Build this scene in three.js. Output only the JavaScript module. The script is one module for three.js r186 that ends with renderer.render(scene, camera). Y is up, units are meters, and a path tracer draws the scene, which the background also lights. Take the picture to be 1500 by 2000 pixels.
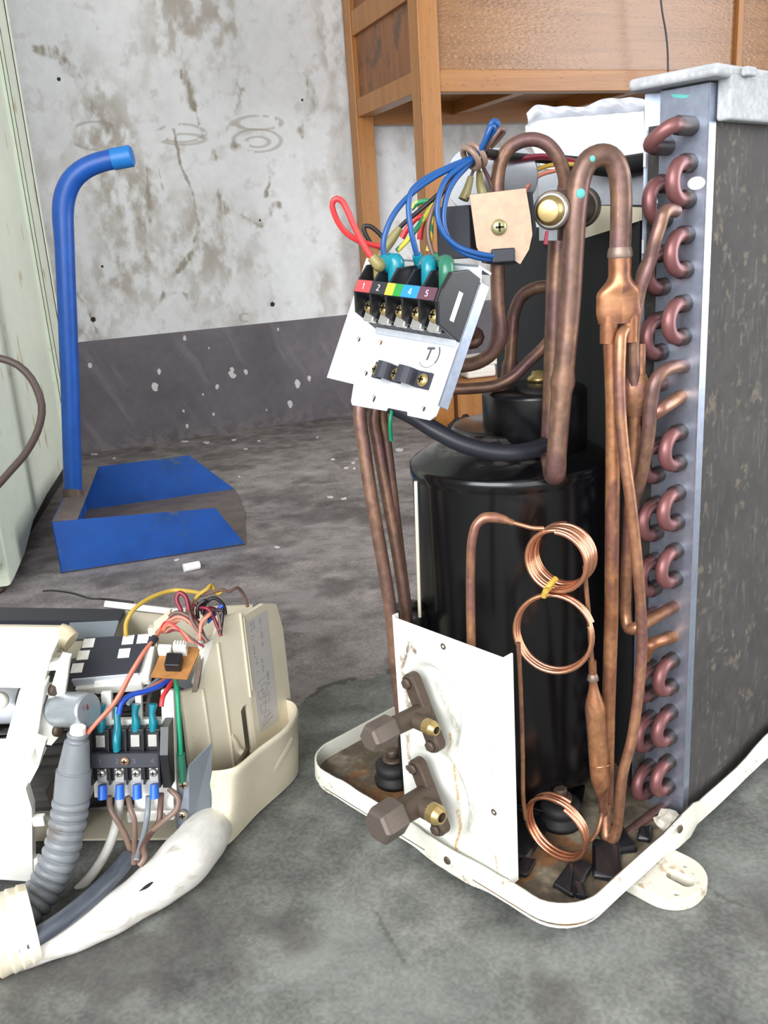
import * as THREE from 'three';
import { RoundedBoxGeometry } from 'three/addons/geometries/RoundedBoxGeometry.js';
import { mergeGeometries } from 'three/addons/utils/BufferGeometryUtils.js';
import { RectAreaLightUniformsLib } from 'three/addons/lights/RectAreaLightUniformsLib.js';

// ------------------------------------------------------------------ camera, sky, light, exposure
const scene = new THREE.Scene();
const renderer = new THREE.WebGLRenderer({ antialias: true });
renderer.toneMapping = THREE.LinearToneMapping;
renderer.toneMappingExposure = 1.0;
renderer.shadowMap.enabled = true;
const rad = d => d * Math.PI / 180;
const camera = new THREE.PerspectiveCamera(60, 0.75, 0.05, 30);
{
  const p = rad(17), r = rad(3.9);                       // the camera is held low, looks down a little and is tilted a little
  camera.position.set(0, 0.46, 0);
  camera.up.set(Math.sin(r), Math.cos(r) * Math.cos(p), -Math.cos(r) * Math.sin(p));
  camera.lookAt(0, 0.46 - Math.sin(p), -Math.cos(p));
}
scene.background = new THREE.Color(0.80, 0.90, 1.0);
RectAreaLightUniformsLib.init();
const YAW = rad(24);                                     // the room is turned against the view
const RX = new THREE.Vector3(Math.cos(YAW), 0, -Math.sin(YAW)), RZ = new THREE.Vector3(Math.sin(YAW), 0, Math.cos(YAW));
const room = (x, y, z) => new THREE.Vector3().addScaledVector(RX, x).addScaledVector(RZ, z).add(new THREE.Vector3(0, y, 0));
function daylight(name, c, w, h, towards, strength, color) {   // overcast sky coming in through one of the openings
  const l = new THREE.RectAreaLight(color, strength, w, h);
  l.name = name; l.position.copy(room(...c)); l.lookAt(room(...towards)); scene.add(l);
}
const SKY = new THREE.Color(0.955, 0.975, 1.0);
daylight('daylight_left_window', [-1.36, 1.35, 1.2], 2.6, 1.7, [0, 1.35, 1.2], 12, SKY);
daylight('daylight_door', [-0.35, 1.15, 2.66], 1.8, 2.2, [-0.35, 1.15, 0], 3, SKY);
daylight('daylight_right_door', [3.16, 1.12, 0.95], 2.2, 2.2, [0, 1.12, 0.95], 8, SKY);

// ------------------------------------------------------------------ helpers
function rng(a) { return () => { a |= 0; a = a + 0x6D2B79F5 | 0; let t = Math.imul(a ^ a >>> 15, 1 | a); t = t + Math.imul(t ^ t >>> 7, 61 | t) ^ t; return ((t ^ t >>> 14) >>> 0) / 4294967296; }; }
const V = (x, y, z) => x.isVector3 ? x.clone() : Array.isArray(x) ? new THREE.Vector3(...x) : new THREE.Vector3(x, y, z);
function h2(x, y, s) { let n = Math.imul(x, 374761393) + Math.imul(y, 668265263) + Math.imul(s, 144665) | 0; n = Math.imul(n ^ n >>> 13, 1274126177); return ((n ^ n >>> 16) >>> 0) / 4294967296; }
function vn(x, y, s = 1) {
  const xi = Math.floor(x), yi = Math.floor(y), fx = x - xi, fy = y - yi, u = fx * fx * (3 - 2 * fx), v = fy * fy * (3 - 2 * fy);
  return (h2(xi, yi, s) * (1 - u) + h2(xi + 1, yi, s) * u) * (1 - v) + (h2(xi, yi + 1, s) * (1 - u) + h2(xi + 1, yi + 1, s) * u) * v;
}
function fbm(x, y, o = 4, s = 1) { let a = 0.5, t = 0, n = 0; for (let k = 0; k < o; k++) { t += a * vn(x, y, s + k); n += a; a *= 0.55; x *= 2.03; y *= 2.03; } return t / n; }
const sm = (a, b, x) => { const t = Math.min(1, Math.max(0, (x - a) / (b - a))); return t * t * (3 - 2 * t); };
const mixc = (a, b, t) => [a[0] + (b[0] - a[0]) * t, a[1] + (b[1] - a[1]) * t, a[2] + (b[2] - a[2]) * t];
function dseg(px, py, a, b) { const dx = b[0] - a[0], dy = b[1] - a[1], t = Math.min(1, Math.max(0, ((px - a[0]) * dx + (py - a[1]) * dy) / (dx * dx + dy * dy + 1e-12))); return Math.hypot(px - a[0] - t * dx, py - a[1] - t * dy); }
function dpoly(px, py, pts) { let d = 1e9; for (let k = 0; k + 1 < pts.length; k++) d = Math.min(d, dseg(px, py, pts[k], pts[k + 1])); return d; }
function tex(w, h, fn, rx = 1, ry = 1, srgb = true) {         // fn(u, v) -> sRGB 0..255; one repeat is rx by ry metres
  const d = new Uint8Array(w * h * 4);
  for (let y = 0; y < h; y++) for (let x = 0; x < w; x++) { const c = fn((x + 0.5) / w, (y + 0.5) / h), k = (y * w + x) * 4; for (let j = 0; j < 3; j++) d[k + j] = Math.max(0, Math.min(255, c[j])); d[k + 3] = 255; }
  const t = new THREE.DataTexture(d, w, h); t.magFilter = THREE.LinearFilter; t.minFilter = THREE.LinearMipmapLinearFilter; t.generateMipmaps = true;
  t.wrapS = t.wrapT = THREE.MirroredRepeatWrapping; t.repeat.set(1 / rx, 1 / ry); if (srgb) t.colorSpace = THREE.SRGBColorSpace; t.needsUpdate = true; return t;
}
function lettering(w, h, draw) {
  const c = document.createElement('canvas'); c.width = w; c.height = h; const g = c.getContext('2d'); draw(g, w, h);
  const t = new THREE.CanvasTexture(c); t.colorSpace = THREE.SRGBColorSpace; return t;
}
const std = (o) => new THREE.MeshStandardMaterial(o);
const srgb = (r, g, b) => new THREE.Color().setRGB(r / 255, g / 255, b / 255, THREE.SRGBColorSpace);
const taken = new Map();
function numbered(n) { const k = taken.get(n) || 0; taken.set(n, k + 1); return k ? `${n}_${String(k).padStart(3, '0')}` : n; }
function mesh(name, geo, mat, parent, label) {
  const m = new THREE.Mesh(geo, mat); m.name = name; m.castShadow = m.receiveShadow = true; if (label) m.userData.label = label; parent.add(m); return m;
}
function part(name, parent, label) { const g = new THREE.Group(); g.name = name; if (label) g.userData.label = label; parent.add(g); return g; }
function thing(name, label, category, pos = [0, 0, 0], turn = 0, group) {
  const o = new THREE.Group(); o.name = numbered(name); o.position.set(...pos); o.rotation.y = turn; o.userData = { label, category }; if (group) o.userData.group = group; scene.add(o); return o;
}
function struct(name, geo, mat, label, category) { const m = mesh(name, geo, mat, scene); m.userData = { kind: 'structure', label, category }; return m; }
function basis(ex, ey, ez, o) { return new THREE.Matrix4().makeBasis(ex, ey, ez).setPosition(o); }
function place(obj, m) { m.decompose(obj.position, obj.quaternion, obj.scale); return obj; }
function col(geo, r, g, b) { const n = geo.attributes.position.count, a = new Float32Array(n * 3); for (let k = 0; k < n; k++) a.set([r, g, b], k * 3); geo.setAttribute('color', new THREE.BufferAttribute(a, 3)); return geo; }
function merge(list) { const l = list.map(g => g.index ? g.toNonIndexed() : g); const keep = ['position', 'normal', 'uv', 'color']; const hasC = l.some(g => g.attributes.color); for (const g of l) { for (const k of Object.keys(g.attributes)) if (!keep.includes(k)) g.deleteAttribute(k); if (hasC && !g.attributes.color) col(g, 1, 1, 1); if (!g.attributes.uv) g.setAttribute('uv', new THREE.BufferAttribute(new Float32Array(g.attributes.position.count * 2), 2)); } return mergeGeometries(l); }
function box(w, h, d, x = 0, y = 0, z = 0, r = 0) { const g = r ? new RoundedBoxGeometry(w, h, d, 2, r) : new THREE.BoxGeometry(w, h, d); g.translate(x, y, z); return boxuv(g); }
function boxuv(g) { const p = g.attributes.position, n = g.attributes.normal, u = g.attributes.uv; for (let k = 0; k < p.count; k++) { const ax = Math.abs(n.getX(k)), ay = Math.abs(n.getY(k)), az = Math.abs(n.getZ(k)); if (ax >= ay && ax >= az) u.setXY(k, p.getZ(k), p.getY(k)); else if (ay >= az) u.setXY(k, p.getX(k), p.getZ(k)); else u.setXY(k, p.getX(k), p.getY(k)); } return g; }
function span(x0, x1, y0, y1, z0, z1, r = 0) { return box(x1 - x0, y1 - y0, z1 - z0, (x0 + x1) / 2, (y0 + y1) / 2, (z0 + z1) / 2, r); }
function cyl(a, b, r0, r1 = r0, n = 20) {                        // closed cylinder from point a to point b
  const A = V(a), B = V(b), d = B.clone().sub(A), L = d.length(), g = new THREE.CylinderGeometry(r1, r0, L, n);
  g.applyQuaternion(new THREE.Quaternion().setFromUnitVectors(V(0, 1, 0), d.normalize())); g.translate((A.x + B.x) / 2, (A.y + B.y) / 2, (A.z + B.z) / 2); return g;
}
function lathe(prof, n = 32, axis, o) {                          // prof [[r, along]]; along +y, or along axis from o
  const g = new THREE.LatheGeometry(prof.map(p => new THREE.Vector2(p[0], p[1])), n);
  if (axis) { g.applyQuaternion(new THREE.Quaternion().setFromUnitVectors(V(0, 1, 0), V(axis).normalize())); g.translate(...o); } return g;
}
function smooth(pts, n) { return new THREE.CatmullRomCurve3(pts.map(p => V(p)), false, 'centripetal').getSpacedPoints(n); }
function sweep(P, radius, sides = 10, opt = {}) {                // tube along the points P; radius is a number or f(t); opt.flat squashes across, opt.tint(t) gives vertex colours
  const n = P.length, pos = [], nor = [], uv = [], idx = [], colr = [];
  let T = P[1].clone().sub(P[0]).normalize(), N = opt.up ? V(opt.up) : Math.abs(T.y) < 0.9 ? V(0, 1, 0) : V(1, 0, 0); N.addScaledVector(T, -N.dot(T)).normalize(); let s = 0;
  const R = t => typeof radius === 'function' ? radius(t) : radius;
  const ring = (p, Tn, Nn, r, v, t, r2) => { const Bn = Tn.clone().cross(Nn); for (let k = 0; k <= sides; k++) { const a = k / sides * 2 * Math.PI, c = Math.cos(a), q = Math.sin(a), d = Nn.clone().multiplyScalar(c).addScaledVector(Bn, q); pos.push(p.x + Nn.x * c * r + Bn.x * q * r2, p.y + Nn.y * c * r + Bn.y * q * r2, p.z + Nn.z * c * r + Bn.z * q * r2); nor.push(d.x, d.y, d.z); uv.push(a * Math.max(r, 0.002), v); if (opt.tint) colr.push(...opt.tint(t, a)); } };
  for (let i = 0; i < n; i++) {
    const Tn = P[Math.min(n - 1, i + 1)].clone().sub(P[Math.max(0, i - 1)]).normalize();
    const q = new THREE.Quaternion().setFromUnitVectors(T, Tn); N.applyQuaternion(q); N.addScaledVector(Tn, -N.dot(Tn)).normalize(); T = Tn; if (i) s += P[i].distanceTo(P[i - 1]);
    const t = i / (n - 1), r = R(t), f = opt.flat ? opt.flat(t) : 1;
    ring(P[i], T, N, r * f, s, t, r / (opt.flat ? Math.sqrt(f) : 1));
  }
  const m = sides + 1;
  for (let i = 0; i + 1 < n; i++) for (let k = 0; k < sides; k++) { const a = i * m + k; idx.push(a, a + 1, a + m, a + 1, a + m + 1, a + m); }
  for (const e of [0, n - 1]) { const c = pos.length / 3, Tn = e ? P[n - 1].clone().sub(P[n - 2]).normalize() : P[0].clone().sub(P[1]).normalize(); const b = e * m; const base = c + 1; pos.push(P[e].x, P[e].y, P[e].z); nor.push(Tn.x, Tn.y, Tn.z); uv.push(0, 0); if (opt.tint) colr.push(...opt.tint(e ? 1 : 0, 0)); for (let k = 0; k <= sides; k++) { const j = (b + k) * 3; pos.push(pos[j], pos[j + 1], pos[j + 2]); nor.push(Tn.x, Tn.y, Tn.z); uv.push(0, 0); if (opt.tint) colr.push(...opt.tint(e ? 1 : 0, 0)); } for (let k = 0; k < sides; k++) e ? idx.push(c, base + k, base + k + 1) : idx.push(c, base + k + 1, base + k); }
  const g = new THREE.BufferGeometry(); g.setAttribute('position', new THREE.Float32BufferAttribute(pos, 3)); g.setAttribute('normal', new THREE.Float32BufferAttribute(nor, 3)); g.setAttribute('uv', new THREE.Float32BufferAttribute(uv, 2)); if (opt.tint) g.setAttribute('color', new THREE.Float32BufferAttribute(colr, 3)); g.setIndex(idx);
  if (opt.relief) { g.computeVertexNormals(); const q = g.attributes.normal; for (let i = 0; i < n; i++) { const a = i * m, b = a + sides, x = q.getX(a) + q.getX(b), y = q.getY(a) + q.getY(b), z = q.getZ(a) + q.getZ(b), l = Math.hypot(x, y, z); q.setXYZ(a, x / l, y / l, z / l); q.setXYZ(b, x / l, y / l, z / l); } }
  return g;
}
const pipe = (pts, r, n = 60, sides = 14, opt) => sweep(smooth(pts, n), r, sides, opt);
function slab(pts, dir, holes = []) {                            // flat polygon (3-D points) given the thickness dir
  const P = pts.map(p => V(p)), D = V(dir), N = new THREE.Vector3();
  for (let k = 0; k < P.length; k++) { const a = P[k], b = P[(k + 1) % P.length]; N.x += (a.y - b.y) * (a.z + b.z); N.y += (a.z - b.z) * (a.x + b.x); N.z += (a.x - b.x) * (a.y + b.y); } N.normalize();
  const ex = P[1].clone().sub(P[0]).normalize(), ey = N.clone().cross(ex), to2 = p => new THREE.Vector2(p.clone().sub(P[0]).dot(ex), p.clone().sub(P[0]).dot(ey));
  const H = holes.map(h => h.map(p => V(p))), all = [P, ...H].flat(), tri = THREE.ShapeUtils.triangulateShape(P.map(to2), H.map(h => h.map(to2)));
  const pos = [], uv = [], put = (...q) => { for (const p of q) { pos.push(p.x, p.y, p.z); const t = to2(p); uv.push(t.x, t.y); } };
  const back = p => p.clone().add(D), flip = N.dot(D) > 0;
  for (const [a, b, c] of tri) { flip ? put(all[c], all[b], all[a]) : put(all[a], all[b], all[c]); const A = back(all[a]), B = back(all[b]), C = back(all[c]); flip ? put(A, B, C) : put(C, B, A); }
  for (const L of [P, ...H]) for (let k = 0; k < L.length; k++) { const a = L[k], b = L[(k + 1) % L.length]; flip ? put(a, b, back(b), a, back(b), back(a)) : put(b, a, back(b), a, back(a), back(b)); }
  const g = new THREE.BufferGeometry(); g.setAttribute('position', new THREE.Float32BufferAttribute(pos, 3)); g.setAttribute('uv', new THREE.Float32BufferAttribute(uv, 2)); g.computeVertexNormals(); return g;
}
function extrude(pts, t, bevel = 0, holes = []) {                // polygon in x, y, extruded along z from 0 to t, with a bevelled edge
  const s = new THREE.Shape(pts.map(p => new THREE.Vector2(p[0], p[1]))); for (const h of holes) s.holes.push(new THREE.Path(h.map(p => new THREE.Vector2(p[0], p[1]))));
  const g = new THREE.ExtrudeGeometry(s, { depth: t - 2 * bevel, bevelEnabled: bevel > 0, bevelThickness: bevel, bevelSize: bevel, bevelOffset: -bevel, bevelSegments: 2, curveSegments: 8 }); g.translate(0, 0, bevel); return g;
}
const circle = (x, y, r, n = 12, ry = r) => Array.from({ length: n }, (_, k) => [x + r * Math.cos(k / n * 2 * Math.PI), y + ry * Math.sin(k / n * 2 * Math.PI)]);
function roundrect(x0, y0, x1, y1, r, n = 5) { const o = []; for (const [cx, cy, a0] of [[x1 - r, y1 - r, 0], [x0 + r, y1 - r, 90], [x0 + r, y0 + r, 180], [x1 - r, y0 + r, 270]]) for (let k = 0; k <= n; k++) { const a = rad(a0 + 90 * k / n); o.push([cx + r * Math.cos(a), cy + r * Math.sin(a)]); } return o; }
const flat = g => { const f = g.index ? g.toNonIndexed() : g; f.computeVertexNormals(); return f; };
function screwGeo(r, h, tone) {                                  // cross-head screw, head up +z, base at z = 0
  const head = lathe([[0, h], [r * 0.5, h * 0.98], [r * 0.85, h * 0.75], [r, h * 0.35], [r, 0], [0, 0]], 16); head.rotateX(Math.PI / 2); col(head, ...tone);
  const s1 = col(box(r * 1.05, r * 0.26, h * 0.2, 0, 0, h * 0.97), 0.02, 0.018, 0.012), s2 = col(box(r * 0.26, r * 1.05, h * 0.2, 0, 0, h * 0.97), 0.02, 0.018, 0.012); return merge([head, s1, s2]);
}

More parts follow.
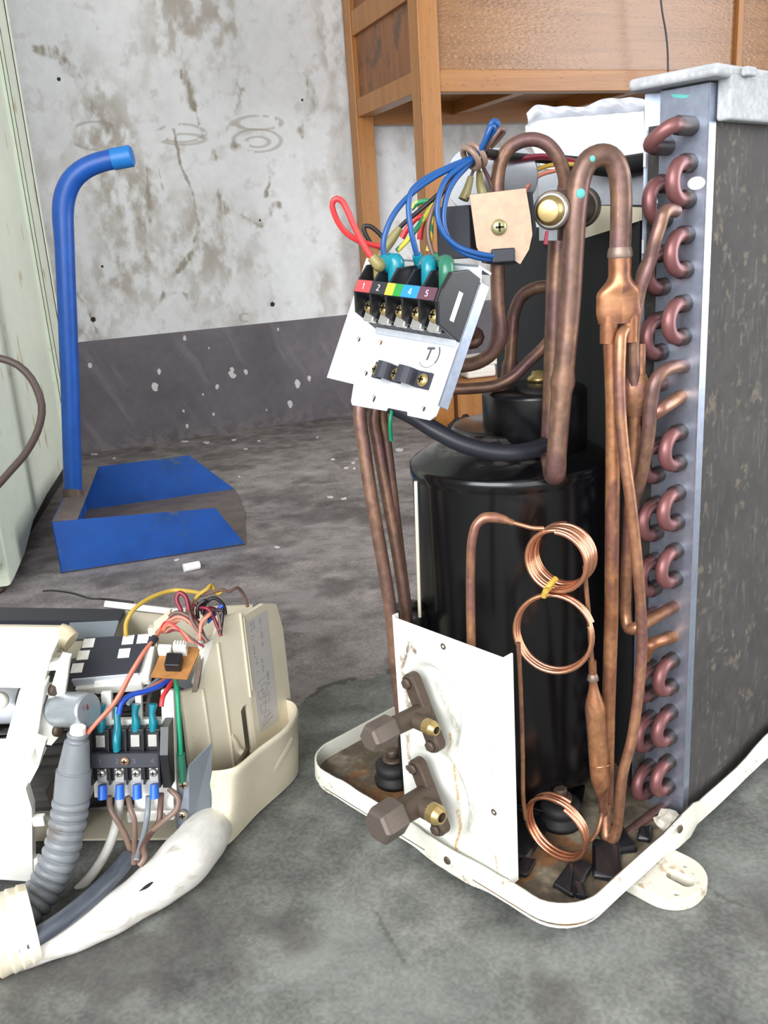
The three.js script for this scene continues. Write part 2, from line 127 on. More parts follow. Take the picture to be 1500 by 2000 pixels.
// ------------------------------------------------------------------ run lines of pipes, leads and sheet outlines in metres, in the frame of the thing they belong to
const O = {"suction":[[0.1071,0.4523,-0.084],[0.106,0.4296,-0.0851],[0.105,0.4029,-0.0859],[0.1037,0.3616,-0.0871],[0.1024,0.3258,-0.0883],[0.1009,0.3059,-0.0883],[0.0924,0.2979,-0.0798],[0.0827,0.3015,-0.0697],[0.0798,0.315,-0.0669],[0.0809,0.3323,-0.0659],[0.0825,0.3561,-0.0645],[0.0841,0.3761,-0.063],[0.0859,0.3988,-0.0614],[0.0874,0.4242,-0.06],[0.0887,0.4521,-0.0589],[0.0899,0.4731,-0.0578],[0.0931,0.4908,-0.0563],[0.0977,0.4987,-0.0535],[0.1036,0.501,-0.0495],[0.1092,0.4989,-0.0458],[0.1123,0.4925,-0.0431],[0.1138,0.4805,-0.0417],[0.114,0.4623,-0.0415],[0.1137,0.4433,-0.0418]],"upper_loop":[[0.0725,0.4816,-0.1058],[0.0727,0.4924,-0.1056],[0.0741,0.5014,-0.1044],[0.0778,0.5095,-0.101],[0.0834,0.5136,-0.0959],[0.0894,0.5145,-0.0905],[0.0957,0.5116,-0.0849],[0.1009,0.5039,-0.0802],[0.1056,0.4941,-0.0786],[0.1093,0.4821,-0.0794]],"solenoid_down":[[0.0756,0.4453,-0.1097],[0.0753,0.4322,-0.11],[0.0754,0.4123,-0.1099],[0.0759,0.4005,-0.1094],[0.0757,0.3903,-0.1109],[0.0735,0.3817,-0.1156],[0.0684,0.3762,-0.1229],[0.062,0.3742,-0.1314],[0.0497,0.3744,-0.1465],[0.0352,0.3734,-0.1622],[0.0225,0.3699,-0.175],[0.014,0.3618,-0.1813],[0.0095,0.348,-0.1827],[0.009,0.3189,-0.1804],[0.0091,0.2818,-0.1763],[0.0113,0.2352,-0.1717],[0.0126,0.1911,-0.1678],[0.0131,0.1532,-0.1673],[0.016,0.1083,-0.1674]],"discharge":[[0.1188,0.3579,-0.1381],[0.1198,0.371,-0.1372],[0.121,0.3895,-0.1361],[0.1226,0.404,-0.1347],[0.1245,0.4154,-0.1289],[0.129,0.4207,-0.1194],[0.1331,0.4217,-0.1091],[0.1327,0.4261,-0.1013],[0.13,0.4417,-0.0971],[0.1273,0.4617,-0.0941]],"liquid_back":[[0.1228,0.4079,-0.0981],[0.1233,0.3902,-0.1004],[0.1203,0.3815,-0.1058],[0.115,0.372,-0.1146],[0.1072,0.3605,-0.1244],[0.098,0.3551,-0.1326],[0.0862,0.354,-0.1419],[0.071,0.3549,-0.1529],[0.0532,0.3556,-0.1662],[0.0388,0.3544,-0.1779],[0.0297,0.3498,-0.1847],[0.0257,0.3392,-0.1869],[0.0262,0.3186,-0.1851],[0.0272,0.2881,-0.1815],[0.0284,0.2492,-0.1764],[0.0298,0.2089,-0.1725],[0.0302,0.1755,-0.1708]],"back_third":[[0.0873,0.3965,-0.153],[0.0991,0.3898,-0.1491],[0.0976,0.3852,-0.1504],[0.0851,0.385,-0.1591],[0.0564,0.3776,-0.1781],[0.0413,0.3644,-0.1877],[0.0362,0.3427,-0.1896],[0.0371,0.3122,-0.1875],[0.0366,0.2736,-0.1839],[0.0368,0.2336,-0.181],[0.0374,0.1924,-0.1778],[0.0366,0.1718,-0.1758]],"leg_main":[[0.1092,0.3992,-0.0458],[0.1101,0.3767,-0.045],[0.1111,0.3428,-0.0441],[0.1114,0.3078,-0.0439],[0.1114,0.2715,-0.0439],[0.1105,0.2343,-0.0433],[0.1097,0.1959,-0.0427],[0.1083,0.1562,-0.0426],[0.1069,0.1152,-0.0425],[0.1057,0.0726,-0.0422],[0.1039,0.0406,-0.0412]],"leg_second":[[0.1235,0.405,-0.041],[0.1227,0.3985,-0.0404],[0.1151,0.3951,-0.0378],[0.1088,0.392,-0.0368],[0.1064,0.3809,-0.0362],[0.1054,0.3646,-0.0357],[0.1056,0.3379,-0.0343],[0.107,0.3103,-0.0317],[0.1092,0.282,-0.0283],[0.1116,0.2456,-0.0248],[0.1134,0.2081,-0.0219],[0.1146,0.1768,-0.0207],[0.1117,0.1459,-0.0207],[0.106,0.1068,-0.0218],[0.0996,0.0789,-0.0249],[0.0959,0.0501,-0.0255],[0.0947,0.0303,-0.0266],[0.0936,0.0209,-0.0302],[0.0945,0.0222,-0.0348],[0.0982,0.0338,-0.0382],[0.1019,0.0443,-0.0403]],"coil_to_joint":[[0.1449,0.4657,-0.0217],[0.1335,0.4662,-0.0212],[0.1289,0.4637,-0.0213],[0.1276,0.4577,-0.0225],[0.1259,0.4503,-0.0241],[0.1253,0.4381,-0.0273],[0.1232,0.429,-0.0305],[0.1227,0.4148,-0.0336],[0.1221,0.3987,-0.0355],[0.1222,0.3822,-0.0368],[0.1235,0.3686,-0.0369],[0.1239,0.3577,-0.0366]],"coil_mid":[[0.1601,0.3661,-0.0202],[0.1459,0.3674,-0.0208],[0.1354,0.3657,-0.0222],[0.1291,0.3602,-0.0239],[0.1273,0.3485,-0.0255],[0.1275,0.3312,-0.0267],[0.128,0.3133,-0.0289],[0.1295,0.2963,-0.0329],[0.1324,0.282,-0.0384],[0.1342,0.2716,-0.0421]],"coil_mid_b":[[0.1609,0.3457,-0.0221],[0.143,0.3427,-0.0221],[0.1324,0.3407,-0.0223],[0.1333,0.3351,-0.0295],[0.1403,0.3275,-0.0394],[0.144,0.3118,-0.0441]],"joint_drop":[[0.1273,0.3406,-0.0376],[0.1289,0.319,-0.0389],[0.1295,0.286,-0.041],[0.1301,0.2478,-0.0432],[0.1303,0.2084,-0.0443],[0.1297,0.1867,-0.0435],[0.1273,0.1795,-0.039],[0.1272,0.1827,-0.0323],[0.139,0.1868,-0.0271],[0.1637,0.1913,-0.021]],"stub_low":[[0.1634,0.1667,-0.0212],[0.1504,0.1662,-0.0249],[0.1371,0.1663,-0.0275],[0.1402,0.1527,-0.0341]],"bottom_feed":[[0.1652,0.0169,-0.025],[0.1483,0.0167,-0.0268],[0.131,0.0148,-0.0289],[0.1134,0.0133,-0.0313],[0.1009,0.013,-0.0331],[0.096,0.0186,-0.0348],[0.0974,0.0291,-0.0376]],"strainer":[[0.0844,0.1701,-0.0412],[0.0847,0.1581,-0.041],[0.0856,0.1378,-0.0402],[0.0879,0.1123,-0.0394],[0.0911,0.0811,-0.0392],[0.0955,0.0526,-0.0393],[0.0982,0.0376,-0.0396]],"valve_rise":[[0.0187,0.1784,-0.0951],[0.019,0.2016,-0.0947],[0.0195,0.2281,-0.0943],[0.0204,0.2538,-0.0935],[0.0216,0.2681,-0.0924],[0.0238,0.2769,-0.0904],[0.0277,0.2811,-0.0869],[0.0327,0.281,-0.0824],[0.0382,0.2788,-0.0788],[0.0425,0.2762,-0.075]],"cap_in":[[0.0425,0.2762,-0.075],[0.047,0.274,-0.0709],[0.0512,0.2721,-0.0657],[0.0567,0.2712,-0.0608]],"cap_mid":[[0.0719,0.2451,-0.039],[0.0735,0.2282,-0.0389],[0.0765,0.2085,-0.0389],[0.0799,0.1878,-0.0399],[0.0844,0.1661,-0.0412]],"cap_b":[[0.0366,0.1935,-0.0681],[0.038,0.1678,-0.0682],[0.0391,0.1354,-0.0685],[0.04,0.1019,-0.0691],[0.0398,0.068,-0.0693],[0.0401,0.0512,-0.0676]],"cap_c":[[0.0721,0.0279,-0.0389],[0.08,0.0258,-0.0385],[0.0873,0.0284,-0.0386],[0.0939,0.0356,-0.0394],[0.0967,0.0452,-0.0396]],"ring1":[[0.0556,0.2499,-0.051]],"ring2":[[0.0521,0.1985,-0.0515]],"ring3":[[0.0512,0.0437,-0.0509]],"ring_tie":[[0.0482,0.2268,-0.055],[0.0482,0.233,-0.0523],[0.051,0.2361,-0.0511],[0.056,0.2382,-0.0506]],"thick_cable":[[0.0228,0.3507,-0.1667],[0.0272,0.3428,-0.1465],[0.0316,0.3346,-0.1318],[0.0413,0.3251,-0.1177],[0.0567,0.3179,-0.1039],[0.0712,0.3155,-0.0935],[0.091,0.3156,-0.0891],[0.11,0.3184,-0.0922]],"green_wire":[[0.0242,0.3544,-0.1627],[0.0194,0.3483,-0.1603],[0.0166,0.3398,-0.1601],[0.0213,0.3257,-0.1653]],"blue1":[[-0.0138,0.4449,-0.1202],[-0.0161,0.454,-0.121],[-0.0153,0.4621,-0.1202],[-0.0088,0.4739,-0.1184],[0.0024,0.4844,-0.1151],[0.0192,0.4944,-0.1093],[0.0353,0.501,-0.1029],[0.0451,0.5064,-0.0981],[0.0495,0.5141,-0.0942],[0.0526,0.5218,-0.0914]],"blue2":[[0.0064,0.4404,-0.1115],[0.001,0.4527,-0.1109],[-0.0013,0.4646,-0.1116],[-0.0004,0.4777,-0.1136],[0.0032,0.4864,-0.1144],[0.0132,0.4933,-0.1121],[0.0292,0.4999,-0.1057],[0.0434,0.5056,-0.0983],[0.0484,0.515,-0.0925],[0.0527,0.5226,-0.0886]],"blue3":[[0.0532,0.4451,-0.0828],[0.0403,0.4465,-0.085],[0.0299,0.4494,-0.0903],[0.0224,0.454,-0.0971],[0.0167,0.4619,-0.1022],[0.0144,0.4709,-0.1042],[0.0168,0.4825,-0.1048],[0.0235,0.4925,-0.1042],[0.033,0.4991,-0.1009],[0.0423,0.5048,-0.0966],[0.0466,0.5116,-0.0927],[0.0483,0.5198,-0.0898]],"blue4":[[0.0547,0.4432,-0.0841],[0.0417,0.4444,-0.0864],[0.0313,0.447,-0.0917],[0.0252,0.4511,-0.0972],[0.0205,0.4581,-0.1014],[0.0185,0.4677,-0.1032],[0.0224,0.4823,-0.1038],[0.0286,0.4917,-0.1023],[0.0373,0.4993,-0.0998],[0.045,0.507,-0.0956],[0.0486,0.5166,-0.091],[0.0486,0.5206,-0.0869]],"brown_wire":[[0.0151,0.4427,-0.1063],[0.0124,0.4519,-0.1087],[0.0119,0.4625,-0.1105],[0.0139,0.4713,-0.1101],[0.0199,0.4813,-0.1087],[0.0287,0.4919,-0.1049],[0.0442,0.5043,-0.1003],[0.0514,0.5114,-0.0952],[0.0557,0.5168,-0.0913],[0.0576,0.5195,-0.0896]],"black_wire":[[0.002,0.4629,-0.1289],[0.006,0.468,-0.1267],[0.014,0.4749,-0.1208],[0.0232,0.4831,-0.1139],[0.0343,0.4941,-0.1065],[0.0464,0.505,-0.101]],"red_loop":[[-0.0202,0.4454,-0.1206],[-0.0244,0.4525,-0.1244],[-0.0281,0.4622,-0.1278],[-0.0306,0.4702,-0.13],[-0.0329,0.4784,-0.132],[-0.0348,0.4834,-0.1338],[-0.0374,0.485,-0.1361],[-0.0384,0.4824,-0.1384],[-0.0374,0.4775,-0.1388],[-0.0341,0.4708,-0.1385],[-0.0299,0.4656,-0.1374],[-0.0229,0.4608,-0.1352],[-0.0146,0.4579,-0.1331],[-0.006,0.4559,-0.1321]],"grey_loop":[[0.0047,0.4581,-0.1399],[0.0014,0.4645,-0.1429],[-0.0027,0.4689,-0.1465],[-0.0053,0.4688,-0.1489],[-0.005,0.4651,-0.1486],[-0.0027,0.4588,-0.1466]],"yellow_green_a":[[0.0037,0.4532,-0.1301],[0.01,0.4588,-0.127],[0.0172,0.466,-0.1246],[0.0236,0.4732,-0.1229],[0.0286,0.4796,-0.1211],[0.027,0.4814,-0.1238],[0.0227,0.4806,-0.1291],[0.0205,0.4776,-0.1324]],"yellow_green_b":[[0.0238,0.4518,-0.1227],[0.0252,0.4594,-0.1214],[0.0258,0.467,-0.121],[0.0275,0.4745,-0.1208]],"red_short":[[0.0189,0.4606,-0.1406],[0.0223,0.4671,-0.1375],[0.0267,0.4723,-0.1336],[0.0293,0.4721,-0.1312],[0.028,0.4644,-0.1324],[0.0273,0.4589,-0.133]],"tuft_a":[[0.0458,0.5074,-0.0962],[0.0459,0.5138,-0.092],[0.0463,0.5196,-0.089],[0.048,0.5229,-0.0875],[0.0503,0.5215,-0.0867],[0.0512,0.5165,-0.09],[0.0496,0.5091,-0.0954]],"tuft_b":[[0.0498,0.5082,-0.098],[0.051,0.5154,-0.0955],[0.0528,0.5216,-0.0939],[0.0549,0.5243,-0.092],[0.0565,0.5224,-0.0906],[0.0555,0.5164,-0.0928],[0.0524,0.5099,-0.0969]],"tuft_c":[[0.0415,0.5067,-0.0933],[0.0416,0.5117,-0.0892],[0.042,0.5169,-0.0861],[0.0436,0.5201,-0.0847],[0.0463,0.518,-0.085],[0.0467,0.5128,-0.0887],[0.0461,0.5082,-0.0932]],"tuft_d":[[0.0464,0.5072,-0.0943],[0.0464,0.5111,-0.0889],[0.0474,0.5153,-0.0853],[0.0498,0.5185,-0.0832],[0.0527,0.5174,-0.0833],[0.0531,0.5145,-0.0869],[0.0512,0.5094,-0.0927]],"tie_band":[[0.0358,0.502,-0.1012],[0.0451,0.5056,-0.0982],[0.0483,0.5103,-0.0966]],"harness":[[0.055,0.5075,-0.1013],[0.0827,0.5072,-0.1101],[0.1163,0.5071,-0.1201],[0.1523,0.5062,-0.1214],[0.181,0.5024,-0.1157],[0.2062,0.5002,-0.1065],[0.2324,0.5021,-0.0964]],"harness_red":[[0.0689,0.5064,-0.109],[0.1033,0.5055,-0.1184],[0.1347,0.5076,-0.117],[0.1535,0.5054,-0.1136],[0.1753,0.5015,-0.1075]],"yg_back":[[0.107,0.4897,-0.1285],[0.1201,0.4937,-0.1234],[0.1315,0.4993,-0.1199],[0.1427,0.502,-0.1166],[0.1561,0.5022,-0.1112],[0.1737,0.4997,-0.1021]],"copper_back":[[0.1181,0.4874,-0.1185],[0.1253,0.4926,-0.1188],[0.1346,0.4964,-0.1171],[0.1453,0.4984,-0.1142]],"clear_lead_a":[[0.0449,0.4809,-0.1105],[0.0474,0.4862,-0.1095],[0.0503,0.4942,-0.1083],[0.0523,0.5036,-0.1037]],"clear_lead_b":[[0.0582,0.4818,-0.1052],[0.0567,0.4895,-0.1065],[0.0549,0.4969,-0.1054],[0.0541,0.5042,-0.1035]],"brown_lead":[[0.0701,0.4864,-0.1079],[0.0686,0.4927,-0.1093],[0.0648,0.4989,-0.1101],[0.0586,0.504,-0.1075]],"solenoid":[[0.0476,0.4626,-0.0825]],"rev_cap":[[0.0775,0.4708,-0.0676]],"rev_back":[[0.1446,0.4728,-0.0947]],"relay":[[0.0526,0.4614,-0.1237]],"capacitor":[[0.0865,0.491,-0.1268]],"splitter":[[0.1137,0.4433,-0.0418]],"splitter_mid":[[0.1132,0.4204,-0.0422]],"splitter_low":[[0.1133,0.4092,-0.0422]],"joint2":[[0.1266,0.3505,-0.0369]],"white_panel":[[0.1946,0.5369,-0.1775],[0.2041,0.5445,-0.169],[0.2618,0.5457,-0.117],[0.2625,0.4998,-0.1163],[0.2037,0.5049,-0.1693],[0.1946,0.5308,-0.1775]],"box_back":[[0.2152,0.5444,-0.1764],[0.2734,0.5454,-0.124],[0.2749,0.446,-0.1226],[0.2144,0.4513,-0.1772]],"galv_bar":[[0.177,0.5004,-0.1529],[0.2357,0.4982,-0.1001],[0.2361,0.4728,-0.0997],[0.1768,0.4779,-0.1532]],"flange":[[0.1895,0.4754,-0.1216],[0.1655,0.4698,-0.0584],[0.1656,0.4616,-0.0582],[0.1895,0.4515,-0.1216]],"sol_plate":[[0.0337,0.4812,-0.095],[0.059,0.4828,-0.0722],[0.0607,0.4688,-0.0707],[0.0615,0.4575,-0.07],[0.0597,0.4486,-0.0715],[0.0556,0.4404,-0.0752],[0.0528,0.4431,-0.0777],[0.0527,0.4489,-0.0779],[0.0436,0.4491,-0.0861],[0.043,0.4428,-0.0866],[0.039,0.4431,-0.0902],[0.0359,0.4525,-0.093]],"sol_body":[[0.0406,0.4816,-0.0941],[0.065,0.4824,-0.0722],[0.0666,0.4597,-0.0707],[0.0622,0.4449,-0.0747],[0.055,0.4394,-0.0812],[0.0432,0.442,-0.0918],[0.0412,0.4559,-0.0936]],"sol_screw":[[0.0462,0.463,-0.0837]],"cord_block":[[0.0441,0.4464,-0.0883],[0.054,0.4462,-0.0794]],"relay_c":[[0.0481,0.477,-0.1345],[0.0649,0.4775,-0.1193],[0.0646,0.4462,-0.1196],[0.0475,0.4458,-0.135]],"cap_a":[[0.0789,0.4948,-0.1404],[0.1294,0.4964,-0.1353]],"rail_left":[[0.0469,0.2893,-0.1692],[0.0448,0.181,-0.1711]]};
const I = {"tray_bottom":[[0.0998,0.0,0.0486],[0.1036,0.0,0.0515],[0.1259,0.0,0.0112],[0.1541,0.0,-0.0382]],"tray_rim":[[0.1209,0.072,0.0481],[0.137,0.072,0.0227],[0.1566,0.072,-0.0083],[0.1624,0.072,-0.0359],[0.1587,0.072,-0.0482],[0.1513,0.072,-0.0547]],"caseN":[[0.0068,0.1332],[0.0201,0.1304],[0.0325,0.1625],[0.0409,0.1645],[0.052,0.1773],[0.0564,0.1788],[0.0677,0.1769],[0.0728,0.175],[0.0512,0.0516],[0.0483,0.0431],[0.0046,0.0662]],"caseE":[[0.001,0.1714],[0.0053,0.1719],[0.0319,0.1711],[0.0497,0.1639],[0.0555,0.1385],[0.0416,0.0584]],"label":[[0.0076,0.1654],[0.036,0.1643],[0.0154,0.0575],[-0.0127,0.0586]],"slot":[[0.0561,0.093],[0.0612,0.0945],[0.0548,0.0497],[0.0487,0.0454]],"hose":[[0.0154,0.1303,0.082],[0.012,0.1156,0.084],[0.0078,0.0962,0.087],[0.004,0.0773,0.091],[-0.0,0.0598,0.097],[-0.0055,0.0432,0.104],[-0.0128,0.0292,0.111],[-0.0211,0.0194,0.12],[-0.0303,0.0141,0.13],[-0.044,0.014,0.142],[-0.0575,0.0155,0.152]],"hose_tip":[[0.016,0.1204,0.082]],"power_cable":[[0.0442,0.036,0.1028],[0.0394,0.0345,0.1144],[0.0315,0.033,0.1295],[0.021,0.031,0.1441],[0.0078,0.029,0.1591],[-0.0063,0.027,0.1696],[-0.0236,0.026,0.1786],[-0.0378,0.026,0.1852]],"white_cable":[[0.0335,0.0839,0.058],[0.03,0.0626,0.06],[0.0253,0.0402,0.064],[0.0196,0.0255,0.072],[0.0123,0.0143,0.078],[0.0016,0.0026,0.083],[-0.014,-0.0092,0.09]],"insulation":[[0.092,0.0117,-0.005],[0.092,0.0135,0.026],[0.0898,0.02,0.0648],[0.0769,0.0195,0.0951],[0.0576,0.017,0.1178],[0.035,0.0145,0.1366],[0.01,0.012,0.151],[-0.012,0.0115,0.1616],[-0.037,0.0115,0.1694],[-0.0594,0.0115,0.1736]],"tape_wrap":[[-0.0116,0.025,0.1499],[-0.0208,0.025,0.1549],[-0.0309,0.025,0.1605],[-0.0459,0.025,0.1666],[-0.0647,0.025,0.1708]],"block":[[0.0227,0.1277,0.07],[0.0772,0.1235,0.07],[0.0706,0.0754,0.07],[0.015,0.0798,0.07]],"motor":[[-0.0052,0.1364,0.055],[0.0271,0.1411,0.07]],"board":[[-0.0084,0.1654,-0.008],[0.0487,0.1634,-0.008],[0.0514,0.1479,0.028],[-0.0046,0.1477,0.028]],"pcb":[[0.0631,0.1587,0.012],[0.0953,0.1608,0.012],[0.0884,0.1447,0.034],[0.0624,0.1475,0.034]],"pcb_chip":[[0.0745,0.1577,0.028]],"conn_a":[[0.0647,0.1722,0.02]],"conn_b":[[0.0808,0.1719,0.02]],"plate":[[0.0973,0.096,0.06],[0.1037,0.094,0.048],[0.0944,0.0244,0.048],[0.0697,0.0275,0.06],[0.0726,0.0499,0.06],[0.0843,0.0776,0.06]],"chassis_front":[[-0.0482,0.0905,0.085],[-0.0294,0.089,0.085],[-0.0281,0.0711,0.085],[-0.039,0.0066,0.085],[-0.0979,0.0162,0.085],[-0.0819,0.0931,0.085]],"chassis_mid":[[-0.074,0.1848,0.06],[-0.0045,0.1817,0.06],[-0.0188,0.1253,0.075],[-0.0263,0.0911,0.082],[-0.0827,0.0956,0.082]],"chassis_rib":[[0.0027,0.1777,0.053],[0.0084,0.1752,0.053],[-0.0077,0.1146,0.066],[-0.0177,0.109,0.07],[-0.0282,0.0886,0.078],[-0.0181,0.1222,0.07]],"vane":[[-0.085,0.1805,0.01],[-0.0448,0.1775,0.01],[-0.0087,0.1743,0.01]],"black_top":[[-0.1252,0.1719,-0.08],[0.0126,0.1592,-0.08],[0.0173,0.1652,-0.04],[-0.1074,0.1754,-0.04]],"grey_sheet":[[-0.0196,0.171,-0.03],[0.0216,0.1698,-0.03],[0.0201,0.1614,-0.015],[-0.0188,0.162,-0.015]],"white_strip":[[0.0021,0.1734,-0.06],[0.0586,0.162,-0.06]],"thin_wire":[[-0.0819,0.1596,-0.14],[-0.0704,0.1633,-0.13],[-0.0439,0.1669,-0.11],[-0.0211,0.1684,-0.09],[-0.0006,0.1743,-0.07],[0.0267,0.1735,-0.06]],"yellow_a":[[0.0352,0.1686,0.0],[0.0349,0.1772,-0.008],[0.0405,0.1851,-0.015],[0.0537,0.1893,-0.03],[0.0687,0.1896,-0.04],[0.0827,0.1897,-0.035],[0.0963,0.1884,-0.03]],"yellow_b":[[0.091,0.1767,0.0],[0.0907,0.1879,-0.005],[0.0943,0.1945,-0.01],[0.1023,0.1986,-0.015],[0.1045,0.1996,-0.02],[0.109,0.1916,-0.02],[0.1145,0.1957,-0.02]],"dark_loop":[[0.0976,0.1807,-0.005],[0.1001,0.1882,-0.008],[0.1077,0.1922,-0.01],[0.1141,0.1863,-0.01],[0.1155,0.1781,-0.008],[0.1121,0.1729,-0.005]],"dark_loop_b":[[0.084,0.1883,0.005],[0.0801,0.1975,0.0],[0.0823,0.2018,-0.002],[0.0873,0.1992,0.0],[0.0906,0.1856,0.005],[0.0997,0.1761,0.01]],"blue_seg":[[0.102,0.1758,0.0],[0.1087,0.1821,-0.002],[0.115,0.1875,-0.005]],"maroon_seg":[[0.0965,0.1786,-0.01],[0.1028,0.1818,-0.012],[0.1088,0.1791,-0.012]],"brown_top":[[0.0938,0.1937,-0.012],[0.1039,0.1949,-0.015],[0.1127,0.1958,-0.018],[0.1185,0.1932,-0.02],[0.1242,0.1939,-0.025],[0.1281,0.1861,-0.03],[0.1307,0.1743,-0.03]],"brown_arc_a":[[0.0746,0.1868,0.01],[0.0807,0.1894,0.008],[0.0907,0.1856,0.01],[0.0988,0.1784,0.015],[0.1032,0.1671,0.02]],"brown_arc_b":[[0.0726,0.1834,0.012],[0.0827,0.1862,0.01],[0.0942,0.18,0.015],[0.1006,0.1695,0.02]],"pink_wire":[[0.0814,0.1841,0.015],[0.0722,0.1826,0.02],[0.0671,0.1791,0.035],[0.0624,0.176,0.05],[0.0536,0.1647,0.06],[0.0422,0.1477,0.07],[0.0294,0.1362,0.078],[0.0165,0.1226,0.08]],"pink_wire_b":[[0.0836,0.1852,0.015],[0.0727,0.1839,0.018],[0.068,0.1803,0.033],[0.0635,0.1762,0.048],[0.0546,0.1645,0.058],[0.0432,0.1473,0.068],[0.0303,0.1358,0.076],[0.013,0.1234,0.078]],"blue_main":[[0.075,0.1432,0.03],[0.0697,0.1441,0.042],[0.0603,0.145,0.052],[0.0509,0.1466,0.06],[0.0453,0.1438,0.065],[0.0425,0.1358,0.068]],"red_main":[[0.0764,0.1419,0.032],[0.0761,0.1438,0.048],[0.0741,0.142,0.058],[0.0731,0.1365,0.062]],"grey_main":[[0.0621,0.1389,0.02],[0.056,0.137,0.03],[0.0481,0.135,0.04],[0.0446,0.1342,0.05]],"salmon_main":[[0.0681,0.1384,0.02],[0.0601,0.1376,0.03],[0.0521,0.1356,0.04]],"green_main":[[0.0777,0.1429,0.03],[0.0828,0.1411,0.048],[0.0835,0.1242,0.057],[0.0832,0.1051,0.062],[0.0824,0.0946,0.063]],"green_boot":[[0.0825,0.0959,0.063],[0.082,0.0857,0.063],[0.0798,0.0679,0.06]],"brown_a":[[0.0244,0.0663,0.068],[0.0246,0.0562,0.07],[0.0302,0.0479,0.075],[0.0376,0.0433,0.085],[0.0445,0.039,0.098],[0.0499,0.0368,0.11]],"brown_b":[[0.0388,0.0651,0.068],[0.0398,0.055,0.07],[0.043,0.0492,0.075],[0.046,0.0418,0.09],[0.0495,0.0389,0.107]],"grey_b":[[0.0544,0.0639,0.068],[0.0527,0.0508,0.072],[0.0522,0.0452,0.08],[0.0517,0.0406,0.095],[0.0517,0.0389,0.11]],"brown_c":[[0.0645,0.0654,0.068],[0.0625,0.0532,0.07],[0.0613,0.0454,0.075],[0.056,0.0418,0.085],[0.0536,0.0405,0.098],[0.0521,0.0366,0.11]],"brown_d":[[0.0686,0.0642,0.06],[0.0759,0.0578,0.065],[0.075,0.0522,0.07],[0.0647,0.0459,0.076],[0.0547,0.0417,0.086],[0.0543,0.0405,0.098],[0.0569,0.0383,0.107],[0.0533,0.0343,0.11]],"clamp":[[0.0532,0.0479,0.055]],"rubber_dark":[[-0.0409,0.0499,0.03],[-0.02,0.0698,0.03],[0.0023,0.0537,0.03],[-0.0287,-0.0002,0.04]],"dark_core":[[-0.1143,0.1621,-0.02],[-0.0005,0.1535,-0.02],[-0.0277,-0.0146,-0.02],[-0.1489,-0.0049,-0.02]],"ch_top":[[-0.073,0.1898,0.06],[-0.0024,0.1832,0.06],[-0.0138,0.1571,0.06],[-0.0783,0.1641,0.06]],"ch_col":[[-0.0271,0.1603,0.068],[-0.0087,0.1618,0.068],[-0.0182,0.1297,0.068],[-0.0275,0.1041,0.068],[-0.0314,0.0955,0.068],[-0.0523,0.1038,0.068],[-0.0401,0.1314,0.068]],"ch_low":[[-0.0806,0.1146,0.078],[-0.0243,0.1102,0.078],[-0.02,0.102,0.078],[-0.0301,0.0869,0.078],[-0.0854,0.0913,0.078]],"ch_rib":[[0.0038,0.1814,0.059],[0.0103,0.1793,0.059],[-0.0092,0.1148,0.059],[-0.0158,0.1082,0.059],[-0.027,0.1118,0.059],[-0.0146,0.1415,0.059]],"roller":[[-0.098,0.1334,0.03],[-0.0445,0.1302,0.03]],"rotor_nut":[[-0.0488,0.147,0.054]],"case_lip":[[0.0576,0.1769,-0.005],[0.0709,0.1842,-0.012],[0.0719,0.1825,0.0],[0.0615,0.1744,0.01]]};
